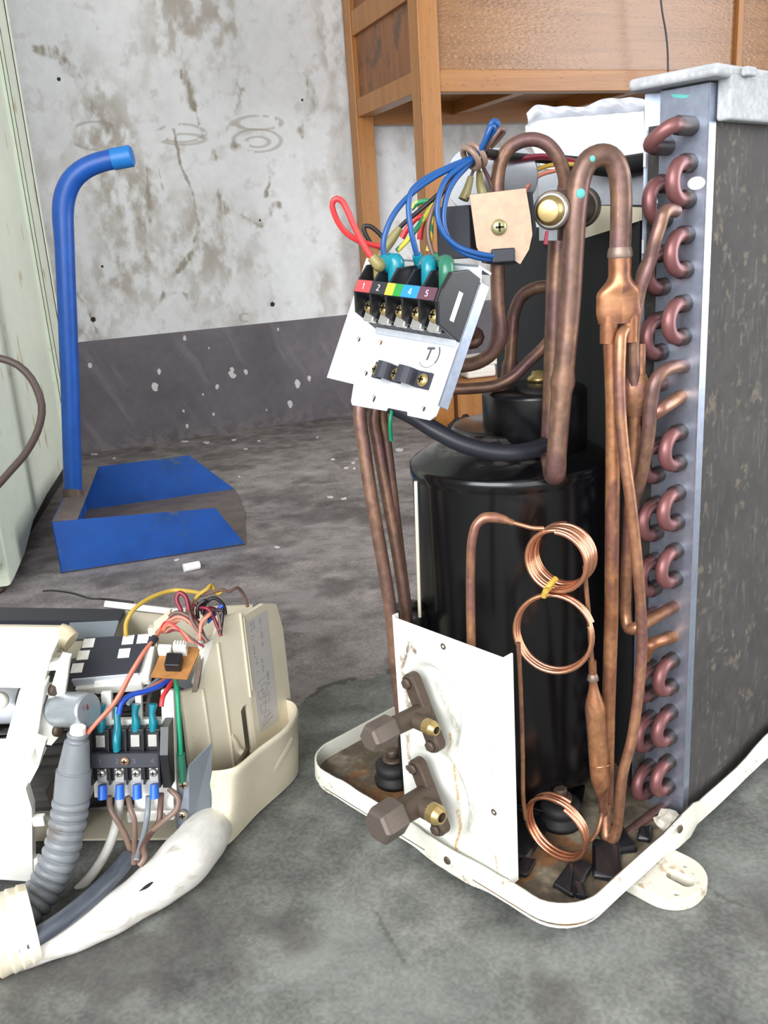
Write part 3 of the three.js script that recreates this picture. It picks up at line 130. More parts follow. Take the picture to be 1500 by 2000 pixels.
const S = {"strokes":[[[[0.564,0.884],[0.57,0.855],[0.586,0.821],[0.592,0.793]],14],[[[0.593,0.799],[0.598,0.759]],6],[[[0.461,0.659],[0.452,0.578],[0.44,0.52]],9],[[[0.423,0.545],[0.433,0.485],[0.436,0.449]],9],[[[0.488,0.658],[0.491,0.612]],4],[[[0.536,0.743],[0.541,0.668],[0.564,0.597],[0.568,0.525],[0.553,0.49]],4],[[[0.489,0.408],[0.52,0.437],[0.543,0.46]],6],[[[0.431,0.339],[0.46,0.367],[0.505,0.367],[0.541,0.348]],8],[[[0.246,0.403],[0.273,0.353],[0.288,0.291]],4],[[[0.75,0.59],[0.772,0.638]],6],[[[0.601,0.667],[0.644,0.701],[0.684,0.706]],10],[[[0.697,0.873],[0.708,0.805],[0.661,0.736]],12],[[[0.887,0.863],[0.896,0.804],[0.862,0.745]],16],[[[0.304,0.9],[0.337,0.826],[0.374,0.772],[0.397,0.695]],12],[[[0.251,0.909],[0.295,0.91],[0.331,0.858]],9],[[[0.325,0.751],[0.305,0.697]],3],[[[0.389,0.761],[0.402,0.728],[0.404,0.661]],5],[[[0.678,0.544],[0.729,0.517],[0.775,0.564]],8],[[[0.618,0.595],[0.641,0.57],[0.624,0.535]],10]],"ell":[[[0.554,0.737],0.055,0.02],[[0.556,0.723],0.05,0.012],[[0.749,0.758],0.058,0.016],[[0.741,0.717],0.062,0.026],[[0.741,0.714],0.03,0.012],[[0.356,0.734],0.06,0.03],[[0.66,0.292],0.014,0.01]],"dots":[[[0.283,0.323],0.006],[[0.738,0.319],0.006],[[0.727,0.529],0.003],[[0.323,0.444],0.003],[[0.291,0.853],0.004],[[0.869,0.81],0.003]],"chips":[[[0.497,0.256],0.008],[[0.406,0.144],0.012],[[0.608,0.154],0.016],[[0.646,0.153],0.009],[[0.565,0.124],0.008],[[0.785,0.104],0.012],[[0.82,0.115],0.009],[[0.76,0.051],0.012],[[0.258,0.215],0.008],[[0.422,0.183],0.009],[[0.526,0.109],0.004],[[0.47,0.073],0.006],[[0.474,0.033],0.009],[[0.746,0.254],0.005],[[0.547,0.054],0.005],[[0.691,0.046],0.004],[[0.556,0.225],0.004]],"seam":[[-0.555,-0.789],[-0.241,-0.769],[-0.113,-0.799],[-0.085,-0.859],[-0.046,-0.879],[-0.001,-0.894],[0.075,-0.91],[0.305,-0.901]],"crack":[[0.218,-0.521],[0.228,-0.51],[0.244,-0.496]],"line":[[-0.031,-0.548],[-0.022,-0.516],[-0.007,-0.477]],"patch":[[[-0.042,-0.518],0.03],[[0.097,-0.468],0.035],[[-0.058,-0.486],0.05],[[-0.086,-0.48],0.03],[[0.059,-0.485],0.03],[[0.14,-0.477],0.03],[[-0.104,-0.464],0.008],[[0.245,-0.542],0.05],[[-0.005,-0.448],0.06]]};
const W = {"fridge_hose":[[-0.6497,0.4028,-1.1],[-0.5242,0.3822,-1.1],[-0.4552,0.3528,-1.1],[-0.4378,0.3454,-1.1],[-0.4233,0.3287,-1.1],[-0.416,0.306,-1.1],[-0.4156,0.2868,-1.1],[-0.4252,0.2615,-1.1],[-0.4458,0.2333,-1.1],[-0.4693,0.2116,-1.1],[-0.5009,0.1834,-1.1],[-0.5567,0.1356,-1.1],[-0.656,0.0789,-1.1],[-0.7362,0.0264,-1.1],[-0.8108,0.0021,-1.1]],"handle":[[-0.5215,0.0829,-1.45],[-0.5132,0.1428,-1.45],[-0.4965,0.2619,-1.45],[-0.4795,0.3914,-1.45],[-0.4677,0.4842,-1.45],[-0.4611,0.5366,-1.45],[-0.4532,0.5599,-1.45],[-0.4389,0.5796,-1.45],[-0.4187,0.593,-1.45],[-0.3941,0.6009,-1.45],[-0.3662,0.6049,-1.45],[-0.3473,0.6066,-1.45]],"desk_cord":[[0.6907,0.995,-2.225],[0.7009,0.9131,-2.225],[0.7101,0.8711,-2.225],[0.716,0.8288,-2.225],[0.7187,0.7755,-2.225],[0.7241,0.7104,-2.225]],"debris":[[-0.658,-2.319,0.016],[-0.648,-2.254,0.006],[-0.499,-2.238,0.011],[-0.437,-2.206,0.011],[-0.368,-2.214,0.008],[-0.579,-2.245,0.005],[-0.64,-2.094,0.006],[-0.705,-2.156,0.012],[-0.076,-1.841,0.008],[-0.057,-1.831,0.005],[0.044,-1.975,0.014],[-0.1,-1.621,0.006],[-0.073,-1.604,0.006],[-0.106,-1.929,0.006],[-0.322,-2.096,0.004],[-0.153,-2.176,0.005],[-0.176,-1.348,0.004],[-0.302,-1.828,0.004],[-0.331,-1.319,0.004],[-0.014,-1.477,0.004],[-0.301,-2.181,0.005],[-0.06,-1.882,0.006]],"chalk":[-0.297,-1.269],"fridge":[[-0.552,-1.221],[-0.69,-2.012]]};
// ------------------------------------------------------------------ materials
const M = {};
{
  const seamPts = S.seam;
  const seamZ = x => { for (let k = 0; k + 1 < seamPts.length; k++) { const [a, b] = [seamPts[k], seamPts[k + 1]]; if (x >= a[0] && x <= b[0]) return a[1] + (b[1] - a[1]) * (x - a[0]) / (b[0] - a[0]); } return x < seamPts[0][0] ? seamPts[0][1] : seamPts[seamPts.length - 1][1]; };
  const FX = -1.5, FZ = -3.0, FL = 3.0;                            // the floor texture covers 3 m by 3 m in front of the camera
  const floorTex = tex(1536, 1536, (u, v) => {
    const x = FX + u * FL, z = FZ + v * FL;
    const n = fbm(x * 5, z * 5, 5, 3), f = fbm(x * 38, z * 38, 4, 9), g = h2(Math.floor(x * 620), Math.floor(z * 620), 5), st = fbm(x * 6, z * 26, 4, 21);
    const nearSide = sm(-0.003, 0.003, z - seamZ(x) + (fbm(x * 30, z * 30, 3, 33) - 0.5) * 0.05);
    let c = mixc([150, 142, 139], [128, 129, 123], nearSide);  // near side of the seam is toned darker and greener than the far side
    const k = 0.70 + 0.38 * n + 0.46 * (f - 0.5) + 0.20 * (g - 0.5) + (1 - nearSide) * 0.22 * (st - 0.5);
    c = c.map(q => q * k);
    if (nearSide < 0.5) c = mixc(c, [158, 150, 150], 0.5 * sm(0.56, 0.72, fbm(x * 9, z * 30, 4, 27)));
    c = mixc(c, [72, 66, 64], 0.45 * sm(0.58, 0.75, fbm(x * 12, z * 12, 4, 41)));
    c = mixc(c, [138, 142, 136], 0.4 * nearSide * sm(0.5, 0.72, 0.6 * fbm(x * 12, z * 12, 5, 51) + 0.4 * fbm(x * 70, z * 70, 4, 57)));
    for (const [p, r] of S.patch) { const d = Math.hypot(x - p[0], (z - p[1]) * 1.6) / r + (f - 0.5) * 1.6; if (d < 1) c = mixc(c, [150, 154, 148], 0.28 * sm(1, 0.4, d)); }
    const sc = fbm(x * 4 + z * 9, z * 300 - x * 210, 2, 95); if (sc > 0.86) c = mixc(c, [168, 168, 162], 0.35 * sm(0.86, 0.94, sc));
    const dc = Math.min(dpoly(x, z, S.crack), dpoly(x, z, S.line)) + (f - 0.5) * 0.006; if (dc < 0.0011) c = mixc(c, [62, 60, 58], 0.4);
    const ds = Math.abs(z - seamZ(x) + (fbm(x * 30, z * 30, 3, 33) - 0.5) * 0.05); if (ds < 0.006 && f > 0.42) c = mixc(c, [66, 60, 60], 0.6);
    return c;
  }, 1, 1);
  floorTex.repeat.set(1 / FL, 1 / FL); floorTex.offset.set(-FX / FL, -FZ / FL);
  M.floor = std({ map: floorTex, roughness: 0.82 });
  const bump = tex(512, 512, (u, v) => { const f = 255 * (0.6 * fbm(u * 40, v * 40, 5, 77) + 0.4 * h2(Math.floor(u * 512), Math.floor(v * 512), 3)); return [f, f, f]; }, 1.0, 1.0, false);
  M.floor.bumpMap = bump; M.floor.bumpScale = 0.00025;
  // wall plaster: x' along the wall from -0.4 m, height from 0
  const WX = -0.4, WL = 2.4;
  const wallTex = tex(1600, 800, (u, v) => {
    const x = WX + u * WL, y = v * WL / 2;
    const n = fbm(x * 6, y * 6, 5, 5), f = fbm(x * 60, y * 60, 3, 15);
    let c = [214 + 16 * (n - 0.5) + 12 * (f - 0.5), 214 + 16 * (n - 0.5) + 12 * (f - 0.5), 214 + 14 * (n - 0.5) + 12 * (f - 0.5)];
    const dirt = sm(0.4, 0.74, fbm(x * 5 + 4, y * 4, 5, 23)) * sm(0.3, 0.7, fbm(x * 45, y * 30, 4, 29));
    c = mixc(c, [156, 147, 136], 0.8 * dirt);
    const sp = fbm(x * 34, y * 34, 4, 61); c = mixc(c, [168, 160, 152], 0.35 * sm(0.62, 0.82, sp));
    for (const [pts, w] of S.strokes) { const R = w * 0.0013, d = dpoly(x, y, pts) + (f - 0.5) * R * 1.9 + (fbm(x * 25, y * 25, 3, 83) - 0.5) * R * 1.6; if (d < R) c = mixc(c, [140, 131, 118], sm(R, 0, d) * (0.12 + 0.75 * sm(0.35, 0.7, fbm(x * 70, y * 22, 4, 71)))); }
    for (const [p, a, b] of S.ell) { const d = Math.abs(Math.hypot((x - p[0]) / a, (y - p[1]) / b) - 1) * Math.min(a, b); if (d < 0.004 && sp > 0.42) c = mixc(c, [148, 140, 130], 0.5 * sm(0.004, 0.0005, d)); }
    for (const [p, r] of S.dots) if (Math.hypot(x - p[0], y - p[1]) < r) c = [38, 34, 32];
    return c;
  }, 1, 1);
  wallTex.repeat.set(1 / WL, 2 / WL); wallTex.offset.set(-WX / WL, 0);
  M.wall = std({ map: wallTex, roughness: 0.88, bumpMap: tex(512, 512, (u, v) => { const f = 255 * fbm(u * 30, v * 30, 5, 8); return [f, f, f]; }, 0.5, 0.5, false), bumpScale: 0.0015 });
  const dadoTex = tex(2048, 256, (u, v) => {
    const x = WX + u * WL, y = v * WL / 8;
    const n = fbm(x * 7, y * 7, 5, 105), f = fbm(x * 70, y * 70, 3, 115), st = fbm(x * 30 + y * 14, y * 5, 4, 133);
    let c = [98, 92, 97].map(q => q * (0.82 + 0.36 * n + 0.12 * (f - 0.5)));
    c = mixc(c, [140, 134, 138], 0.35 * sm(0.6, 0.8, st));
    c = mixc(c, [128, 120, 116], 0.5 * sm(0.05, 0.0, y) * sm(0.4, 0.6, f));
    for (const [p, r] of S.chips) { const d = Math.hypot((x - p[0]) * 1.4, y - p[1]) / r + (f - 0.5) * 1.3; if (d < 0.8) c = [205, 200, 200]; }
    return c;
  }, 1, 1);
  dadoTex.repeat.set(1 / WL, 8 / WL); dadoTex.offset.set(-WX / WL, 0);
  M.dado = std({ map: dadoTex, roughness: 0.6 });
  M.plain_wall = std({ color: srgb(158, 156, 152), roughness: 0.9 });
  M.ceiling = std({ color: srgb(150, 148, 145), roughness: 0.9 });
  // varnished wood: grain runs along v of the uv (y of upright pieces) or along u
  const grain = (a, b, s) => tex(384, 768, (u, v) => { const w = u * 22 + 2.4 * fbm(u * 3, v * 2, 3, s); const r = fbm(w, v * 3.2, 4, s + 2), fine = fbm(u * 160, v * 9, 3, s + 7), fl = h2(Math.floor(u * 260), Math.floor(v * 90), s); let c = mixc(a, b, 0.65 * r + 0.45 * fine - 0.05); if (fl > 0.985) c = c.map(q => q * 0.72); return c; }, 0.22, 0.7);
  M.wood_up = std({ map: grain([180, 124, 62], [136, 84, 36], 301), roughness: 0.34 });
  M.wood_panel_map = grain([164, 118, 76], [116, 78, 46], 331);
  const across = t => { const c = t.clone(); c.rotation = Math.PI / 2; c.needsUpdate = true; return c; };
  M.wood_across = std({ map: across(M.wood_up.map), roughness: 0.34 });
  M.wood_panel = std({ map: across(M.wood_panel_map), roughness: 0.24, bumpMap: tex(512, 512, (u, v) => { const f = 255 * fbm(u * 60, v * 240, 3, 51); return [f, f, f]; }, 0.5, 0.5, false), bumpScale: 0.0005 });
  M.wood_side = std({ map: tex(512, 512, (u, v) => { const r = fbm(u * 26, v * 3, 4, 401), d = sm(0.5, 0.72, fbm(u * 7, v * 7, 4, 411)); return mixc(mixc([150, 98, 58], [112, 70, 40], r), [78, 62, 52], 0.7 * d); }, 0.35, 0.35), roughness: 0.5 });
  // copper, browned and heat-tinted
  const copper = (a, b, c2, s) => tex(256, 1024, (u, v) => { const n = fbm(u * 3, v * 16, 4, s), m = fbm(u * 4 + 9, v * 9, 4, s + 3), f = fbm(u * 20, v * 120, 2, s + 9); let c = mixc(a, b, sm(0.35, 0.68, n)); c = mixc(c, c2, 0.75 * sm(0.52, 0.7, m)); return c.map(q => q * (0.9 + 0.22 * (f - 0.5))); }, 0.06, 0.4);
  M.copper = std({ map: copper([184, 134, 100], [150, 106, 82], [146, 102, 96], 501), metalness: 0.6, roughness: 0.4 });
  M.copper_brown = std({ map: copper([152, 116, 94], [118, 90, 78], [128, 94, 94], 531), metalness: 0.5, roughness: 0.42 });
  M.copper_bright = std({ color: srgb(226, 162, 128), metalness: 0.92, roughness: 0.24 });
  M.copper_red = std({ vertexColors: true, metalness: 0.45, roughness: 0.42 });
  M.copper_orange = std({ map: copper([194, 138, 98], [164, 110, 78], [132, 90, 82], 571), metalness: 0.6, roughness: 0.38 });
  M.solder = std({ color: srgb(142, 122, 110), metalness: 0.7, roughness: 0.5 });
  M.verdigris = std({ color: srgb(86, 168, 160), roughness: 0.7 });
  // paint, sheet metal, plastics
  const enamel = (base, rust, s, amt) => tex(512, 512, (u, v) => { const n = fbm(u * 12, v * 12, 5, s), f = fbm(u * 70, v * 70, 3, s + 4); let c = base.map(q => q * (0.96 + 0.06 * n)); const d = sm(1 - amt, 1 - amt + 0.14, 0.72 * fbm(u * 9, v * 5, 5, s + 11) + 0.42 * f); return mixc(c, rust, 0.8 * d); }, 0.25, 0.25);
  M.pan = std({ map: enamel([222, 220, 206], [150, 118, 82], 611, 0.27), roughness: 0.42 });
  M.pan_floor = std({ map: tex(512, 512, (u, v) => { const n = fbm(u * 8, v * 8, 5, 631), m = fbm(u * 5, v * 5, 4, 641), f = fbm(u * 50, v * 50, 3, 651); let c = mixc([128, 118, 100], [82, 72, 58], sm(0.3, 0.7, n)); c = mixc(c, [130, 82, 42], 0.7 * sm(0.52, 0.68, m)); return c.map(q => q * (0.8 + 0.4 * f)); }, 0.2, 0.2), roughness: 0.85 });
  M.foot = std({ map: enamel([214, 209, 194], [164, 140, 106], 661, 0.32), roughness: 0.5 });
  M.valve_panel = std({ map: tex(512, 768, (u, v) => {
    // u 0..1 over the panel's width (near edge at 1), v over its height
    const f = fbm(u * 60, v * 60, 3, 672), n = fbm(u * 10, v * 10, 4, 675);
    let c = [228, 228, 220].map(q => q * (0.97 + 0.05 * n));
    for (const [pts, w, k, cc] of [[[[0.05, 0.82], [0.07, 0.55], [0.06, 0.3]], 0.03, 0.7, [138, 116, 88]], [[[0.07, 0.8], [0.14, 0.9], [0.2, 0.88]], 0.026, 0.8, [96, 78, 60]], [[[0.42, 0.52], [0.44, 0.4], [0.47, 0.22]], 0.022, 0.8, [186, 138, 66]], [[[0.46, 0.16], [0.5, 0.05], [0.52, 0.0]], 0.03, 0.8, [176, 124, 60]], [[[0.3, 0.74], [0.46, 0.6], [0.56, 0.52]], 0.045, 0.4, [128, 118, 92]], [[[0.46, 0.46], [0.6, 0.38], [0.58, 0.3]], 0.06, 0.35, [140, 132, 112]], [[[0.5, 0.36], [0.68, 0.26], [0.64, 0.16]], 0.07, 0.4, [132, 122, 100]], [[[0.87, 0.7], [0.88, 0.3]], 0.006, 0.5, [120, 110, 92]], [[[0.88, 0.1], [0.9, 0.0]], 0.012, 0.8, [170, 124, 70]]]) { const d = dpoly(u, v, pts) + (f - 0.5) * w * 1.5; if (d < w) c = mixc(c, cc, k * sm(w, w * 0.2, d) * sm(0.25, 0.6, f)); }
    return c;
  }, 1, 1), roughness: 0.4 });
  const galv = (a, b, s) => tex(512, 512, (u, v) => { const n = fbm(u * 40, v * 40, 2, s), m = fbm(u * 8, v * 8, 4, s + 5), f = h2(Math.floor(u * 300), Math.floor(v * 300), s); return mixc(a, b, 0.5 * n + 0.4 * m + 0.1 * f); }, 0.12, 0.12);
  M.galv = std({ map: galv([190, 197, 212], [150, 160, 180], 701), metalness: 0.85, roughness: 0.34 });
  M.galv_light = std({ map: galv([214, 218, 224], [186, 190, 198], 721), metalness: 0.35, roughness: 0.42 });
  M.bracket = std({ map: galv([226, 228, 230], [206, 208, 212], 731), metalness: 0.3, roughness: 0.4 });
  M.zinc = std({ map: galv([188, 162, 130], [160, 132, 118], 741), metalness: 0.5, roughness: 0.4 });
  M.brass = std({ color: srgb(192, 166, 112), metalness: 0.8, roughness: 0.36 });
  M.brass_dull = std({ map: galv([112, 96, 82], [78, 66, 58], 751), metalness: 0.5, roughness: 0.55 });
  M.hex = std({ map: galv([124, 112, 102], [92, 82, 76], 761), metalness: 0.45, roughness: 0.5 });
  M.black_paint = std({ map: tex(512, 512, (u, v) => { const f = fbm(u * 30, v * 30, 4, 771), d = sm(0.6, 0.8, fbm(u * 14, v * 14, 4, 781)); return mixc([17, 17, 20].map(q => q * (0.8 + 0.4 * f)), [70, 66, 64], 0.28 * d); }, 1, 1), roughness: 0.28 });
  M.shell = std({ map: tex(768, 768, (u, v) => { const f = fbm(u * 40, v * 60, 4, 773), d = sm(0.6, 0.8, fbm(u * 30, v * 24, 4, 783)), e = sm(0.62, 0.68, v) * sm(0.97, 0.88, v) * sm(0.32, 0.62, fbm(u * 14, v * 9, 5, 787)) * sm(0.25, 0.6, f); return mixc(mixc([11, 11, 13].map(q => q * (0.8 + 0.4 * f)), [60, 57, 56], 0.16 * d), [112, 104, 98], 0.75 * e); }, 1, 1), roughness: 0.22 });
  M.black = std({ color: srgb(30, 30, 34), roughness: 0.36 });
  M.black_foam = std({ color: srgb(31, 31, 34), roughness: 0.85 });
  M.slate = std({ color: srgb(46, 47, 56), roughness: 0.6 });
  M.rubber = std({ color: srgb(26, 25, 25), roughness: 0.65 });
  M.cable = std({ color: srgb(34, 35, 44), roughness: 0.4 });
  M.fins = std({ map: tex(800, 800, (u, v) => {
    const x = u * 0.5, y = v * 0.5, line = 0.86 + 0.14 * Math.sin(x * 2 * Math.PI / 0.0016), n = fbm(x * 16, y * 16, 5, 801), f = fbm(x * 110, y * 110, 3, 811), s2 = fbm(x * 260, y * 60, 3, 821);
    let c = mixc([78, 73, 70], [55, 52, 50], n).map(q => q * line * (0.86 + 0.3 * f)); c = mixc(c, [136, 120, 96], 0.5 * sm(0.58, 0.78, fbm(x * 170, y * 170, 4, 831)) * sm(0.3, 0.65, fbm(x * 30, y * 30, 3, 837))); return mixc(c, [132, 126, 118], 0.25 * sm(0.62, 0.8, s2));
  }, 0.5, 0.5), roughness: 0.8 });
  M.foam = std({ map: tex(256, 256, (u, v) => { const f = fbm(u * 60, v * 60, 3, 841), m = fbm(u * 6, v * 6, 4, 851); return [186, 188, 190].map(q => q * (0.8 + 0.2 * f + 0.14 * (m - 0.5))); }, 0.15, 0.15), roughness: 0.9 });
  M.white_sheet = std({ color: srgb(236, 238, 240), roughness: 0.35 });
  M.film = new THREE.MeshPhysicalMaterial({ color: srgb(214, 216, 224), roughness: 0.35, transmission: 0.35, thickness: 0 });
  M.screw_brass = std({ vertexColors: true, metalness: 0.7, roughness: 0.35 });
  M.ivory = std({ map: enamel([220, 210, 186], [170, 144, 104], 861, 0.2), roughness: 0.46 });
  M.white_plastic = std({ map: enamel([240, 238, 230], [186, 168, 132], 871, 0.18), roughness: 0.42 });
  M.vane = std({ vertexColors: true, roughness: 0.4 });
  M.grey_plastic = std({ color: srgb(116, 124, 130), roughness: 0.5 });
  M.hose = std({ map: tex(256, 256, (u, v) => { const f = fbm(u * 14, v * 14, 4, 881), d = sm(0.66, 0.8, fbm(u * 16, v * 12, 4, 885)); return mixc([132, 136, 140].map(q => q * (0.88 + 0.18 * f)), [104, 92, 84], 0.5 * d); }, 0.2, 0.3), roughness: 0.42 });
  M.insul = std({ map: tex(512, 512, (u, v) => { const f = fbm(u * 30, v * 30, 4, 891), d = sm(0.58, 0.78, fbm(u * 8, v * 5, 5, 895)); return mixc([236, 232, 224].map(q => q * (0.9 + 0.12 * f)), [150, 138, 122], 0.6 * d); }, 0.12, 0.2), roughness: 0.6 });
  M.tape = std({ map: tex(256, 256, (u, v) => { const f = fbm(u * 5, v * 14, 4, 901); return mixc([238, 231, 210], [212, 198, 168], sm(0.4, 0.8, f)); }, 0.3, 0.3), roughness: 0.5 });
  M.pvc_cable = std({ map: tex(256, 512, (u, v) => { const f = fbm(u * 20, v * 20, 4, 911); return mixc([86, 92, 102], [62, 66, 74], f); }, 0.05, 0.2), roughness: 0.38 });
  M.scroll = std({ color: srgb(104, 101, 98), roughness: 0.6 }); M.guide = std({ color: srgb(104, 96, 90), roughness: 0.7 });
  M.steel = std({ map: galv([196, 202, 206], [160, 168, 174], 921), metalness: 0.6, roughness: 0.32 });
  M.tin = std({ color: srgb(208, 206, 200), metalness: 0.7, roughness: 0.3 });
  M.pcb = std({ map: tex(128, 128, (u, v) => { const f = fbm(u * 12, v * 12, 3, 931); return mixc([190, 134, 76], [158, 106, 58], f); }, 0.04, 0.04), roughness: 0.5 });
  M.blue_paint = std({ map: tex(512, 512, (u, v) => { const n = fbm(u * 9, v * 9, 5, 941), f = fbm(u * 60, v * 60, 3, 945); let c = mixc([18, 80, 162], [12, 60, 128], n); c = mixc(c, [96, 88, 84], 0.65 * sm(0.58, 0.74, 0.7 * fbm(u * 6, v * 6, 5, 951) + 0.3 * f)); return c; }, 0.3, 0.3), roughness: 0.5 });
  M.blue_pole = std({ map: tex(256, 256, (u, v) => { const n = fbm(u * 9, v * 9, 4, 961); return mixc([22, 86, 172], [14, 66, 142], n); }, 0.2, 0.2), roughness: 0.42 });
  M.blue_cap = std({ color: srgb(28, 112, 186), roughness: 0.45 });
  M.dust_metal = std({ map: tex(256, 256, (u, v) => { const n = fbm(u * 9, v * 9, 5, 971), f = fbm(u * 60, v * 60, 3, 975); return mixc(mixc([124, 110, 104], [92, 80, 74], n), [70, 84, 120], 0.4 * sm(0.6, 0.75, f)); }, 0.2, 0.2), roughness: 0.75 });
  M.fridge = std({ map: tex(512, 512, (u, v) => { const n = fbm(u * 4, v * 4, 4, 981), f = fbm(u * 40, v * 40, 3, 985), r = sm(0.7, 0.78, fbm(u * 22, v * 8, 4, 991)); return mixc([226, 233, 214].map(q => q * (0.95 + 0.07 * n + 0.04 * (f - 0.5))), [176, 156, 116], 0.6 * r); }, 0.6, 0.6), roughness: 0.42 });
  M.under = std({ color: srgb(44, 42, 40), roughness: 0.9 });
  M.bag = new THREE.MeshPhysicalMaterial({ color: srgb(34, 33, 36), roughness: 0.28 });
  M.crate = std({ map: M.wood_up.map, roughness: 0.6 });
  M.paper = std({ color: srgb(222, 216, 206), roughness: 0.8 });
  M.chalk = std({ color: srgb(244, 244, 242), roughness: 0.85 });
  M.flake = std({ color: srgb(206, 200, 198), roughness: 0.8 });
}
const wireMat = (r, g, b, rough = 0.38) => std({ color: srgb(r, g, b), roughness: rough });
const WR = { blue: wireMat(22, 74, 134), royal: wireMat(30, 74, 180), brown: wireMat(104, 78, 70), tan: wireMat(130, 106, 92), black: wireMat(32, 29, 32), red: wireMat(214, 56, 58), maroon: wireMat(124, 34, 52), yellow: wireMat(214, 190, 74), green: wireMat(20, 138, 98), teal: wireMat(18, 122, 138, 0.25), olive: wireMat(140, 130, 84, 0.25), dkgreen: wireMat(44, 108, 84, 0.28), pink: wireMat(224, 120, 98), salmon: wireMat(206, 128, 106), grey: wireMat(134, 140, 146), mustard: wireMat(186, 154, 66), white: wireMat(232, 230, 224), crimp: wireMat(40, 104, 206, 0.3) };
M.stripe = std({ vertexColors: true, roughness: 0.38 });
const stripes = (t, a) => Math.cos(a + t * 14) > 0 ? [0.02, 0.24, 0.1] : [0.72, 0.58, 0.06];

// ------------------------------------------------------------------ the room
const XL = -1.4, XR = 3.2, ZB = -2.283, ZF = 2.7, H = 2.75, TH = 0.18;
{
  const turn = m => { m.rotation.y = YAW; return m; };
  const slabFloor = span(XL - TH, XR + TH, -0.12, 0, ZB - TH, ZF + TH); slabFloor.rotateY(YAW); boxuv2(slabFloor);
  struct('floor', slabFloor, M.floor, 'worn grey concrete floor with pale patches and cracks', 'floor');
  turn(struct('ceiling', span(XL - TH, XR + TH, H, H + 0.12, ZB - TH, ZF + TH), M.ceiling, 'plain whitewashed ceiling overhead', 'ceiling'));
  const wb = turn(struct('wall_back', span(XL - TH, XR + TH, 0, H, ZB - TH, ZB), M.wall, 'white plaster wall smeared with brown scuffs and footprints', 'wall'));
  mesh('dado_paint', span(XL, XR, 0, 0.273, ZB, ZB + 0.0015), M.dado, wb, 'dark grey painted band at the foot of the wall with white paint chips');
  const holed = (fix, a0, a1, openA0, openA1, y0, y1, alongX) => {   // wall with one opening
    const b = []; const put = (p0, p1, q0, q1) => { if (p1 - p0 > 0.001 && q1 - q0 > 0.001) b.push(alongX ? span(p0, p1, q0, q1, fix[0], fix[1]) : span(fix[0], fix[1], q0, q1, p0, p1)); };
    put(a0, openA0, 0, H); put(openA1, a1, 0, H); put(openA0, openA1, 0, y0); put(openA0, openA1, y1, H); return merge(b);
  };
  turn(struct('wall_left', holed([XL - TH, XL], ZB, ZF, -0.1, 2.5, 0.5, 2.2, false), M.plain_wall, 'whitewashed side wall with a wide window opening beside the refrigerator', 'wall'));
  turn(struct('wall_right', holed([XR, XR + TH], ZB, ZF, -0.15, 2.05, 0, 2.25, false), M.plain_wall, 'whitewashed side wall with a wide doorway beyond the desk', 'wall'));
  turn(struct('wall_front', holed([ZF, ZF + TH], XL, XR, -1.25, 0.55, 0, 2.25, true), M.plain_wall, 'whitewashed wall with an open doorway opposite the scuffed wall', 'wall'));
}
function boxuv2(g) { const p = g.attributes.position, n = g.attributes.normal, u = g.attributes.uv; for (let k = 0; k < p.count; k++) if (Math.abs(n.getY(k)) > 0.5) u.setXY(k, p.getX(k), p.getZ(k)); }

